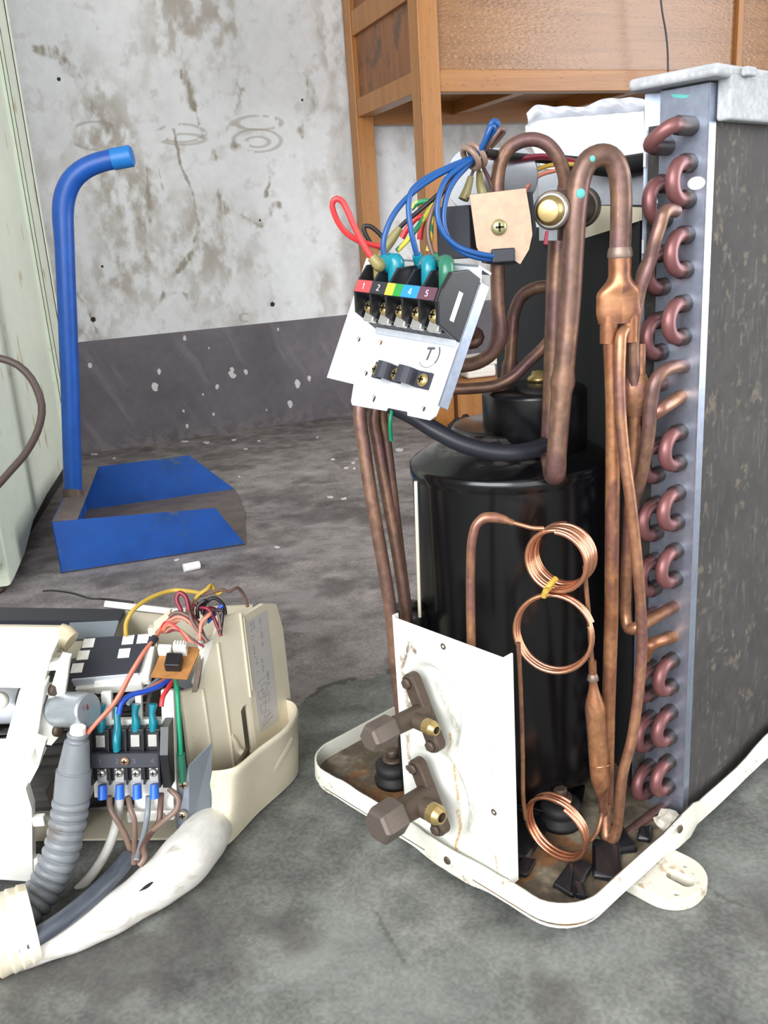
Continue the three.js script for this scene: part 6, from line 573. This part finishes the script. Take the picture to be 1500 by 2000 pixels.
  mesh('board', extrude([[-0.002, -0.001], [0.0265, -0.002], [0.0330, 0.0285], [0.003, 0.030]], 0.0016, 0.0002), M.pcb, pc); mesh('chip', new RoundedBoxGeometry(0.0125, 0.0125, 0.009, 2, 0.0012).translate(0.0145, 0.0105, 0.0055), M.black, pc, 'glossy black component'); mesh('pin_socket', span(0.0005, 0.011, 0.019, 0.0245, 0.0014, 0.010, 0.0006), M.white_plastic, pc); mesh('pin_socket', span(0.0125, 0.023, 0.0195, 0.0255, 0.0014, 0.013, 0.0006), M.white_plastic, pc); for (let k = 0; k < 4; k++) mesh('pin', span(0.0142 + 0.0022 * k, 0.0150 + 0.0022 * k, 0.021, 0.0235, 0.013, 0.0165), M.white_plastic, pc);
  mesh('board_carrier', slab([V(I.pcb[1]).add(V(0.002, 0, 0)).toArray(), V(I.pcb[1]).add(V(0.006, 0.002, -0.002)).toArray(), V(I.pcb[2]).add(V(0.006, -0.012, 0.002)).toArray(), V(I.pcb[2]).add(V(0.002, -0.012, 0.002)).toArray()], [0, -0.001, -0.01]), M.brass_dull, inn);
  mesh('carrier_post', span(0.052, 0.058, 0.135, 0.172, -0.012, -0.004, 0.001), M.ivory, inn); mesh('carrier_wall', slab(I.case_lip, [0.001, -0.001, -0.002]), M.ivory, inn);
  const ws = I.white_strip.map(p => V(p)); mesh('white_batten', sweep([ws[0], ws[0].clone().lerp(ws[1], 0.5), ws[1], ws[1].clone().add(V(0.012, -0.001, 0))], 0.0036, 4), M.white_plastic, inn, 'white plastic batten across the back');
  // terminal block
  const tbm = basis(V(0.9982, -0.06, 0), V(0.0587, 0.9765, -0.207), V(0.0124, 0.2066, 0.978), V(0.0150, 0.0755, 0.073)), tb = place(part('terminal_block', inn, 'black four-way terminal block with blue crimped leads'), tbm);
  mesh('body', span(0, 0.0525, 0.006, 0.046, -0.014, -0.004, 0.001), M.black, tb); mesh('number_bar', span(-0.0005, 0.053, 0.0185, 0.0300, -0.006, 0.004, 0.0012), M.slate, tb);
  const nt = lettering(512, 112, (g) => { g.fillStyle = '#33343c'; g.fillRect(0, 0, 512, 112); g.fillStyle = '#5f606a'; g.font = '52px sans-serif'; for (const [s, x] of [['1', 60], ['2', 184], ['3', 306], ['4', 440]]) g.fillText(s, x, 76); });
  const nb = mesh('number_print', span(0, 0.0525, 0.0192, 0.0292, 0.004, 0.0043), std({ map: nt, roughness: 0.5 }), tb); { const u = nb.geometry, p = u.attributes.position; for (let k = 0; k < p.count; k++) u.attributes.uv.setXY(k, p.getX(k) / 0.0525, (p.getY(k) - 0.0192) / 0.01); }
  for (let k = 0; k <= 4; k++) { const x = -0.001 + 0.0131 * k; mesh('barrier', span(x, x + 0.0016, 0.004, 0.047, -0.013, k === 4 ? 0.0075 : 0.0005, 0.0005), M.black, tb); }
  mesh('end_wall', slab([[0.0535, 0.002, 0.002], [0.0535, 0.030, 0.009], [0.0535, 0.050, 0.004], [0.0535, 0.052, -0.012], [0.0535, 0.002, -0.012]], [0.006, 0, 0]), M.black, tb);
  const sg = screwGeo(0.0033, 0.003, [0.6, 0.58, 0.55]); { const s = mesh('screw', screwGeo(0.0036, 0.003, [0.45, 0.27, 0.17]), M.screw_brass, tb); s.position.set(0.0262, 0.0243, 0.004); }
  for (let k = 0; k < 4; k++) {
    const x = 0.0062 + 0.0131 * k; const s = mesh('screw', sg, M.screw_brass, tb); s.position.set(x, 0.0125, -0.003); mesh('clamp_plate', span(x - 0.0036, x + 0.0036, 0.0045, 0.0155, -0.0045, -0.0032, 0.0005), M.tin, tb);
    if (k !== 1) mesh('tab', merge([span(x - 0.0035, x + 0.0035, 0.0325, 0.0415, -0.0035, -0.0024, 0.0005), span(x - 0.0035, x + 0.0035, 0.0405, 0.0418, -0.008, -0.0024, 0.0005)]), M.tin, tb); else mesh('insulated_connector', pipe([[x, 0.031, -0.001], [x, 0.039, -0.001], [x, 0.046, -0.004], [x - 0.001, 0.055, -0.007], [x - 0.001, 0.062, -0.009]], t => 0.0044 - 0.0016 * sm(0.3, 0.7, t), 20, 12, { flat: t => 0.62 + 0.38 * t }), WR.teal, tb, 'translucent-looking teal connector sleeve');
    if (k !== 1) mesh('insulated_connector', pipe([[x, 0.044, -0.008], [x, 0.050, -0.008], [x - 0.001, 0.056, -0.0085], [x, 0.064, -0.009]], t => 0.0046 - 0.0018 * sm(0.25, 0.6, t) + 0.0006 * sm(0.7, 1, t), 20, 12, { flat: t => 0.65 + 0.35 * t }), WR.teal, tb, 'teal connector sleeve');
    mesh('crimp_sleeve', pipe([[x + 0.0006, 0.0035, -0.002], [x + 0.0008, -0.002, -0.001], [x + 0.001, -0.0068, 0]], t => 0.0044 + 0.0004 * t, 12, 12, { flat: t => 0.72 }), WR.crimp, tb, 'blue crimp sleeve');
  }
  mesh('backing', span(-0.004, 0.060, -0.012, 0.05, -0.022, -0.0145, 0.001), M.white_plastic, tb); mesh('backing_tooth', span(0.004, 0.012, 0.048, 0.072, -0.02, -0.0145, 0.001), M.white_plastic, tb); mesh('backing_tooth', span(0.030, 0.035, 0.048, 0.070, -0.02, -0.0145, 0.001), M.white_plastic, tb); mesh('backing_tooth', span(0.050, 0.060, 0.048, 0.073, -0.02, -0.0145, 0.001), M.white_plastic, tb);
  const clampG = part('cord_clamp', inn, 'white cord clamp with steel screws'); { const q = V(I.clamp[0]); mesh('bar', span(q.x - 0.022, q.x + 0.016, q.y - 0.014, q.y - 0.004, q.z - 0.004, q.z + 0.004, 0.002), M.white_plastic, clampG); mesh('hump', cyl([q.x - 0.012, q.y + 0.006, q.z], [q.x + 0.018, q.y + 0.004, q.z], 0.009, 0.009, 20), M.white_plastic, clampG); const g = screwGeo(0.0036, 0.003, [0.5, 0.47, 0.42]); const s = mesh('screw', g, M.screw_brass, clampG); s.position.set(q.x + 0.006, q.y - 0.009, q.z + 0.004); }
  const pl = part('earth_plate', inn, 'bent grey steel plate with two screws'); mesh('side', slab([V(I.plate[1]).toArray(), V(I.plate[0]).add(V(-0.010, -0.012, 0.002)).toArray(), V(I.plate[2]).add(V(-0.017, -0.008, 0.0105)).toArray(), V(I.plate[2]).toArray()], [-0.001, 0, -0.001]), M.grey_plastic, pl); mesh('front', slab([V(I.plate[0]).add(V(-0.010, -0.012, 0.002)).toArray(), V(I.plate[5]).add(V(-0.006, -0.004, 0)).toArray(), V(I.plate[4]).toArray(), V(I.plate[3]).toArray(), V(I.plate[2]).add(V(-0.017, -0.008, 0.0105)).toArray()], [0, 0, -0.0012]), M.galv, pl); const g2 = screwGeo(0.0042, 0.0032, [0.42, 0.36, 0.28]); for (const [x, y] of [[0.0805, 0.0680], [0.0765, 0.0405]]) { const s = mesh('screw', g2, M.screw_brass, pl); s.position.set(x, y, 0.0605); }
  // drain hose with ribs
  const HP = smooth(I.hose, 420), rr = t => { if (t < 0.035) return 0.0072 + 0.0005 * Math.sin(t * 200); if (t < 0.155) return 0.0088 + 0.0026 * (t - 0.035) / 0.12; if (t < 0.165) return 0.0112; if (t < 0.29) return 0.0127; const k = ((t - 0.29) * 24) % 1; return 0.0136 - 0.0024 * Math.pow(Math.abs(k - 0.5) * 2, 3); };
  const hose = part('drain_hose', inn, 'grey ribbed drain hose'); mesh('hose', sweep(HP, rr, 28, { relief: true }), M.hose, hose); const hp = HP[0]; mesh('spigot', cyl([hp.x - 0.0005, hp.y - 0.002, hp.z], [hp.x + 0.001, hp.y + 0.005, hp.z], 0.0058, 0.0055), M.white_plastic, hose);
  mesh('mains_cable', sweep(smooth(I.power_cable, 60), 0.0064, 16), M.pvc_cable, inn, 'slate grey sheathed mains cable'); mesh('white_cable', pipe(I.white_cable, 0.0038, 50, 12), M.insul, inn, 'thin white cable');
  const IP = smooth(I.insulation, 120); mesh('insulated_pipe', sweep(IP, t => 0.0165 + 0.0035 * sm(0, 0.22, t) - 0.0085 * sm(0.28, 0.8, t) + 0.0007 * Math.sin(t * 21) + 0.0003 * Math.sin(t * 55), 26, { relief: true }), M.insul, inn, 'thick pipe wrapped in grubby white insulation, split along one side');
  { const c = IP.slice(48, 64).map((p, k) => p.clone().add(V(0.004, 0.0118, 0.0118 - 0.0002 * k))); mesh('insulation_split', sweep(c, t => 0.0002 + 0.0024 * Math.sin(Math.PI * t) * (0.6 + 0.4 * Math.sin(t * 9)), 6), M.rubber, inn, 'dark sliver along a split in the insulation'); }  // near-black sliver laid along the insulation
  const TP = smooth(I.tape_wrap, 60); mesh('tape_wrap', sweep(TP, t => 0.0262 + 0.0012 * ((t * 9) % 1), 28, { relief: true }), M.tape, inn, 'cream tape wound round the hose, cable and pipe');
  // leads
  const wi = part('wiring', inn, 'loose coloured leads'); const wr = (name, key, r, mat) => mesh(name, pipe(I[key], r, 44, 8), mat, wi);
  wr('black_sensor_wire', 'thin_wire', 0.0011, WR.black); wr('yellow_wire', 'yellow_a', 0.0019, WR.mustard); wr('yellow_wire', 'yellow_b', 0.0017, WR.mustard); wr('dark_wire', 'dark_loop', 0.0015, WR.black); wr('dark_wire', 'dark_loop_b', 0.0019, WR.maroon); wr('blue_wire', 'blue_seg', 0.0019, WR.royal); wr('maroon_wire', 'maroon_seg', 0.0028, WR.maroon); wr('brown_wire', 'brown_top', 0.0014, WR.brown); wr('brown_wire', 'brown_arc_a', 0.0017, WR.brown); wr('brown_wire', 'brown_arc_b', 0.0015, WR.salmon); wr('pink_wire', 'pink_wire', 0.0015, WR.pink); wr('pink_wire', 'pink_wire_b', 0.0013, WR.salmon); wr('blue_wire', 'blue_main', 0.0021, WR.royal); wr('red_wire', 'red_main', 0.0019, WR.red); wr('grey_wire', 'grey_main', 0.0018, WR.grey); wr('salmon_wire', 'salmon_main', 0.0016, WR.salmon); wr('green_wire', 'green_main', 0.0019, WR.green); wr('green_boot', 'green_boot', 0.0034, WR.dkgreen); wr('brown_lead', 'brown_a', 0.0024, WR.tan); wr('brown_lead', 'brown_b', 0.0022, WR.tan); wr('grey_lead', 'grey_b', 0.0022, WR.grey); wr('brown_lead', 'brown_c', 0.0024, WR.brown); wr('brown_lead', 'brown_d', 0.0022, WR.tan);
  { const r3 = rng(31), base = [V(I.brown_arc_a[4]), V(I.yellow_b[0]), V(I.dark_loop[0])]; for (let k = 0; k < 9; k++) { const a = base[k % 3].clone().add(V((r3() - 0.5) * 0.012, (r3() - 0.7) * 0.012, (r3() - 0.5) * 0.01)), b = base[(k + 1) % 3].clone().add(V((r3() - 0.3) * 0.02, (r3() - 0.5) * 0.014, -0.01 * r3())), m2 = a.clone().lerp(b, 0.5).add(V((r3() - 0.4) * 0.014, 0.006 + 0.012 * r3(), 0)); mesh('loose_lead', pipe([a.toArray(), a.clone().lerp(m2, 0.6).add(V(-0.003, 0.002, 0)).toArray(), m2.toArray(), b.toArray()], 0.0012 + 0.0005 * r3(), 24, 7), [WR.brown, WR.maroon, WR.black, WR.white, WR.tan, WR.brown, WR.salmon, WR.black, WR.maroon][k], wi); } }
  const rr2 = rng(11); for (let k = 0; k < 7; k++) { const a = V(I.brown_arc_a[0]).add(V(-0.006 + k * 0.001, -0.008, 0.012)), b = V(I.brown_arc_a[4]).add(V(-0.012 + 0.002 * k, 0.006 - k * 0.001, 0.008)); mesh('ribbon_lead', pipe([a.toArray(), a.clone().lerp(b, 0.3).add(V(0, 0.012 - 0.001 * k, 0.002 * rr2())).toArray(), a.clone().lerp(b, 0.7).add(V(0, 0.010 - 0.001 * k, 0.002 * rr2())).toArray(), b.toArray()], 0.0009, 24, 6), [WR.red, WR.salmon, WR.pink, WR.tan, WR.salmon, WR.brown, WR.maroon][k], wi); }
  { const q = V(I.pink_wire[2]); mesh('heat_shrink', cyl(V(I.pink_wire[2]).lerp(V(I.pink_wire[3]), -0.15).toArray(), V(I.pink_wire[2]).lerp(V(I.pink_wire[3]), 0.25).toArray(), 0.0032, 0.0032, 12), M.slate, wi); }
}

// ------------------------------------------------------------------ dustpan, refrigerator, desk and small things
{
  const A = V(-0.505, 0, -1.294), ex = V(0.276, 0, -0.080).normalize(), wv = V(-0.0665, 0, -0.352), wl = wv.length(), ez = wv.clone().normalize();
  const dp = thing('dustpan', 'blue metal dustpan with a long bent upright handle on the concrete floor', 'dustpan', A.toArray());
  const at = (x, y, z) => V(0, 0, 0).addScaledVector(ex, x).addScaledVector(ez, z).add(V(0, y, 0)).toArray();
  const t = 0.0015, up = V(0, t, 0), side = ez.clone().multiplyScalar(t), L = 0.287, Wd = wl;
  mesh('bottom', slab([at(0, 0.001, 0), at(L, 0.001, 0), at(L + 0.01, 0.001, Wd * 0.5), at(L, 0.001, Wd), at(0, 0.001, Wd)], up), M.dust_metal, dp);
  mesh('near_side', slab([at(0, 0.001, 0), at(L, 0.001, 0), at(0.246, 0.069, 0), at(0, 0.085, 0)], side), M.blue_paint, dp); mesh('far_side', slab([at(0, 0.001, Wd), at(L, 0.001, Wd), at(0.205, 0.083, Wd), at(0, 0.083, Wd)], side.clone().negate()), M.blue_paint, dp);
  mesh('back_side', slab([at(0, 0.001, 0), at(0, 0.001, Wd), at(0, 0.084, Wd), at(0, 0.085, 0)], ex.clone().multiplyScalar(t)), M.blue_paint, dp); mesh('top_ledge', slab([at(0, 0.085, 0), at(0.038, 0.0845, 0.0), at(0.034, 0.083, Wd), at(0, 0.084, Wd)], [0, -t, 0]), M.dust_metal, dp, 'dusty top ledge');
  const hp = W.handle.map(p => V(p).sub(A)), HP = smooth(hp.map(p => p.toArray()), 90); HP.unshift(HP[0].clone().add(V(0, -0.006, 0)));
  mesh('handle', sweep(HP, t2 => 0.0148, 20, { up: [0, 0, 1], flat: t2 => 1 - 0.22 * Math.exp(-Math.pow((t2 - 0.78) / 0.09, 2)) }), M.blue_pole, dp, 'blue tube handle'); const e = HP[HP.length - 1], e2 = HP[HP.length - 6], ed = e.clone().sub(e2).normalize();
  mesh('end_cap', lathe([[0, 0.004], [0.013, 0.004], [0.0158, 0.002], [0.016, -0.026], [0.0152, -0.027]], 20, ed.toArray(), e.toArray()), M.blue_cap, dp); mesh('socket', cyl([HP[0].x, 0.082, HP[0].z], [HP[0].x, 0.098, HP[0].z], 0.0168, 0.016, 20), M.brass_dull, dp, 'rusty weld at the foot of the handle');
}
{
  const a = W.fridge[0], b = W.fridge[1], d = V(b[0] - a[0], 0, b[1] - a[1]), L = d.length(), turn = Math.atan2(-(d.x), -(d.z));   // local -z runs to the back
  const fr = thing('refrigerator', 'pale green refrigerator standing beside the scuffed wall', 'refrigerator', [a[0], 0, a[1]], turn);
  const sidePts = [[0, 0.03], [0.004, 0.012], [0.03, 0.012], [0.12, 0.02], [0.22, 0.045], [0.36, 0.052], [L - 0.01, 0.055], [L, 0.065], [L, 1.5], [0, 1.5]];
  const g = extrude(sidePts.map(([z, y]) => [-z, y]), 0.58, 0.006); g.applyMatrix4(basis(V(0, 0, 1), V(0, 1, 0), V(-1, 0, 0), V(0, 0, 0))); mesh('cabinet', g, M.fridge, fr);
  mesh('door', span(-0.58, 0.0, 0.05, 1.5, 0.004, 0.05, 0.012), M.fridge, fr); mesh('underside', span(-0.55, -0.03, 0.0, 0.045, -L + 0.03, -0.25), M.under, fr);
  mesh('front_foot', lathe([[0, 0.014], [0.012, 0.014], [0.014, 0.004], [0.016, 0], [0, 0]], 16).translate(-0.03, 0, -0.02), M.brass_dull, fr);
  mesh('side_crease', span(-0.001, 0.0022, 0.13, 1.5, -L + 0.135, -L + 0.128, 0.0008), M.fridge, fr); mesh('side_crease', span(-0.001, 0.0022, 0.05, 1.5, -L + 0.175, -L + 0.168, 0.0008), M.fridge, fr); mesh('rear_panel', span(-0.5, -0.008, 0.16, 1.5, -L - 0.012, -L, 0.003), M.fridge, fr); mesh('rear_tube', pipe([[-0.006, 0.13, -L - 0.02], [-0.005, 0.4, -L - 0.022], [-0.004, 1.2, -L - 0.022]], 0.006, 20, 8), M.fridge, fr);
  mesh('seam', span(-0.0005, 0.0012, 0.13, 1.5, -L + 0.006, -L + 0.0035), M.rubber, fr);
  const h = mesh('hose', sweep(smooth(W.fridge_hose, 70), 0.0048, 12), wireMat(78, 64, 60, 0.5), scene); h.name = numbered('hanging_hose'); h.userData = { label: 'thin brown hose looping in front of the pale green refrigerator', category: 'hose' };
}
{
  const dk = thing('wooden_desk', 'varnished wooden desk with framed panels standing against the scuffed wall', 'desk', [0.139, 0, -2.066], rad(21));
  const p = 0.048, D = 0.443, Lx = 1.6, Y0 = 0.757, Y1 = 0.802, YT = 1.12;
  for (const [x, z] of [[0, 0], [0, -D + p], [Lx - p, 0], [Lx - p, -D + p]]) mesh('post', span(x, x + p, 0, YT, z - p, z, 0.003), M.wood_up, dk);
  for (const x of [0.004, Lx - p + 0.004]) { mesh('side_rail', span(x, x + p - 0.008, Y0 + 0.004, Y1 + 0.002, -D + p, -p, 0.002), M.wood_up, dk); mesh('upper_side_rail', span(x, x + p - 0.008, 0.945, 1.0, -D + p, -p, 0.002), M.wood_up, dk); mesh('side_panel', span(x + 0.010, x + 0.018, Y1, 0.95, -D + p, -p), M.wood_side, dk); mesh('upper_panel', span(x + 0.010, x + 0.018, 1.0, YT, -D + p, -p), M.wood_side, dk); }
  mesh('front_rail', span(p, Lx - p, Y0, Y1, -0.040, -0.006, 0.002), M.wood_across, dk); mesh('front_panel', span(p, Lx - p, Y1 - 0.002, YT, -0.028, -0.018), M.wood_panel, dk); mesh('divider', span(0.855, 0.873, Y1, YT, -0.018, -0.006, 0.002), M.wood_up, dk);
  mesh('back_rail', span(p, Lx - p, 0.745, Y1, -D + 0.005, -D + 0.03, 0.002), M.wood_across, dk); mesh('bottom_board', span(p, Lx - p, 0.795, 0.805, -D + 0.03, -0.04), M.wood_panel, dk); for (const x of [0.28, 0.6, 1.1]) mesh('cross_bearer', span(x, x + 0.03, 0.765, 0.796, -D + 0.03, -0.04, 0.002), M.wood_across, dk);
  mesh('desk_top', span(-0.03, Lx + 0.03, YT, YT + 0.028, -D, 0.03, 0.004), M.wood_across, dk);
  const c = mesh('black_cord', sweep(smooth([V(W.desk_cord[0]).add(V(-0.012, 0, 0.012)).setY(1.142).toArray(), V(W.desk_cord[0]).add(V(-0.008, 0, 0.010)).setY(1.10).toArray(), ...W.desk_cord], 60), 0.0022, 8), WR.black, scene); c.name = numbered('power_cable'); c.userData = { label: 'thin black cable hanging down in front of the wooden desk panel', category: 'cable' };
}
{
  const cr = thing('wooden_crate', 'low wooden crate on the floor under the desk', 'crate', [0.255, 0, -2.21], rad(20));
  mesh('base_board', span(-0.085, 0.085, 0, 0.01, -0.06, 0.06, 0.001), M.crate, cr); for (const z of [-0.06, 0.052]) mesh('side_board', span(-0.085, 0.085, 0.01, 0.11, z, z + 0.008, 0.001), M.crate, cr); for (const x of [-0.085, 0.077]) mesh('end_board', span(x, x + 0.008, 0.01, 0.11, -0.052, 0.052, 0.001), M.crate, cr); mesh('lid_board', span(-0.09, 0.09, 0.11, 0.122, -0.066, 0.066, 0.001), M.crate, cr);
  [[0, 0.122, 0.03], [0.004, 0.149, 0.028]].forEach(([dx, y, h], k) => { const p = thing('white_packet', k ? 'upper of two small white packets stacked on the wooden crate' : 'lower of two small white packets stacked on the wooden crate', 'packet', [0.255 + dx, y, -2.2], rad(14 + 8 * k)); mesh('packet_body', new RoundedBoxGeometry(0.075, h - 0.002, 0.06, 3, 0.006).translate(0, h / 2, 0), M.paper, p); mesh('packet_flap', span(-0.036, 0.036, h * 0.45, h * 0.5, 0.0295, 0.0310, 0.0005), M.paper, p); });
  const bag = new THREE.IcosahedronGeometry(0.05, 12), p = bag.attributes.position; for (let k = 0; k < p.count; k++) { const v = V(p.getX(k), p.getY(k), p.getZ(k)).normalize(); const q = 0.75 + 0.55 * Math.abs(fbm(v.x * 2.2 + 7, v.y * 2.2 + v.z * 1.7 + 3, 4, 5) - 0.5) * 2 + 0.12 * Math.abs(fbm(v.x * 7 + 1, v.z * 7 + v.y * 5, 3, 9) - 0.5); p.setXYZ(k, v.x * 0.052 * q, Math.max(-0.028, v.y * 0.034 * q), v.z * 0.042 * q); } bag.computeVertexNormals();
  const b = mesh('plastic_bag', bag, M.bag, scene); b.position.set(0.205, 0.028, -2.02); b.userData = { label: 'crumpled black plastic bag on the floor beside the wooden crate', category: 'plastic bag' };
  const ch = mesh('chalk_stub', lathe([[0, -0.0125], [0.0056, -0.0125], [0.0062, -0.012], [0.0066, 0.0118], [0.006, 0.0125], [0, 0.0125]], 18), M.chalk, scene); ch.rotation.set(0, rad(25), Math.PI / 2); ch.position.set(W.chalk[0], 0.0066, W.chalk[1]); ch.userData = { label: 'short white chalk stub on the floor in front of the blue dustpan', category: 'chalk' };
  const r = rng(21);
  for (const [x, z, s] of W.debris) { const n = 7, pts = []; for (let k = 0; k < n; k++) { const a = k / n * 2 * Math.PI, q = s * (0.55 + 0.6 * r()); pts.push([q * Math.cos(a) * 1.3, q * Math.sin(a) * 0.8]); } const g = extrude(pts, 0.0022, 0.0004); g.rotateX(-Math.PI / 2); const m = mesh('paint_flake', g, M.flake, scene); m.name = numbered('paint_flake'); m.position.set(x, 0.0002, z); m.rotation.y = r() * 6; const where = x * 0.407 + z * 0.914 < -2.0 ? ['pale paint flake on the floor along the foot of the dado wall', 'paint flakes along the wall'] : x > -0.2 ? ['pale paint flake on the floor between the dustpan and the outdoor unit', 'paint flakes beside the copper pipes'] : ['pale paint flake on the floor close to the blue dustpan', 'paint flakes round the dustpan']; m.userData = { label: where[0], category: 'paint flake', group: where[1] }; }
}
renderer.render(scene, camera);
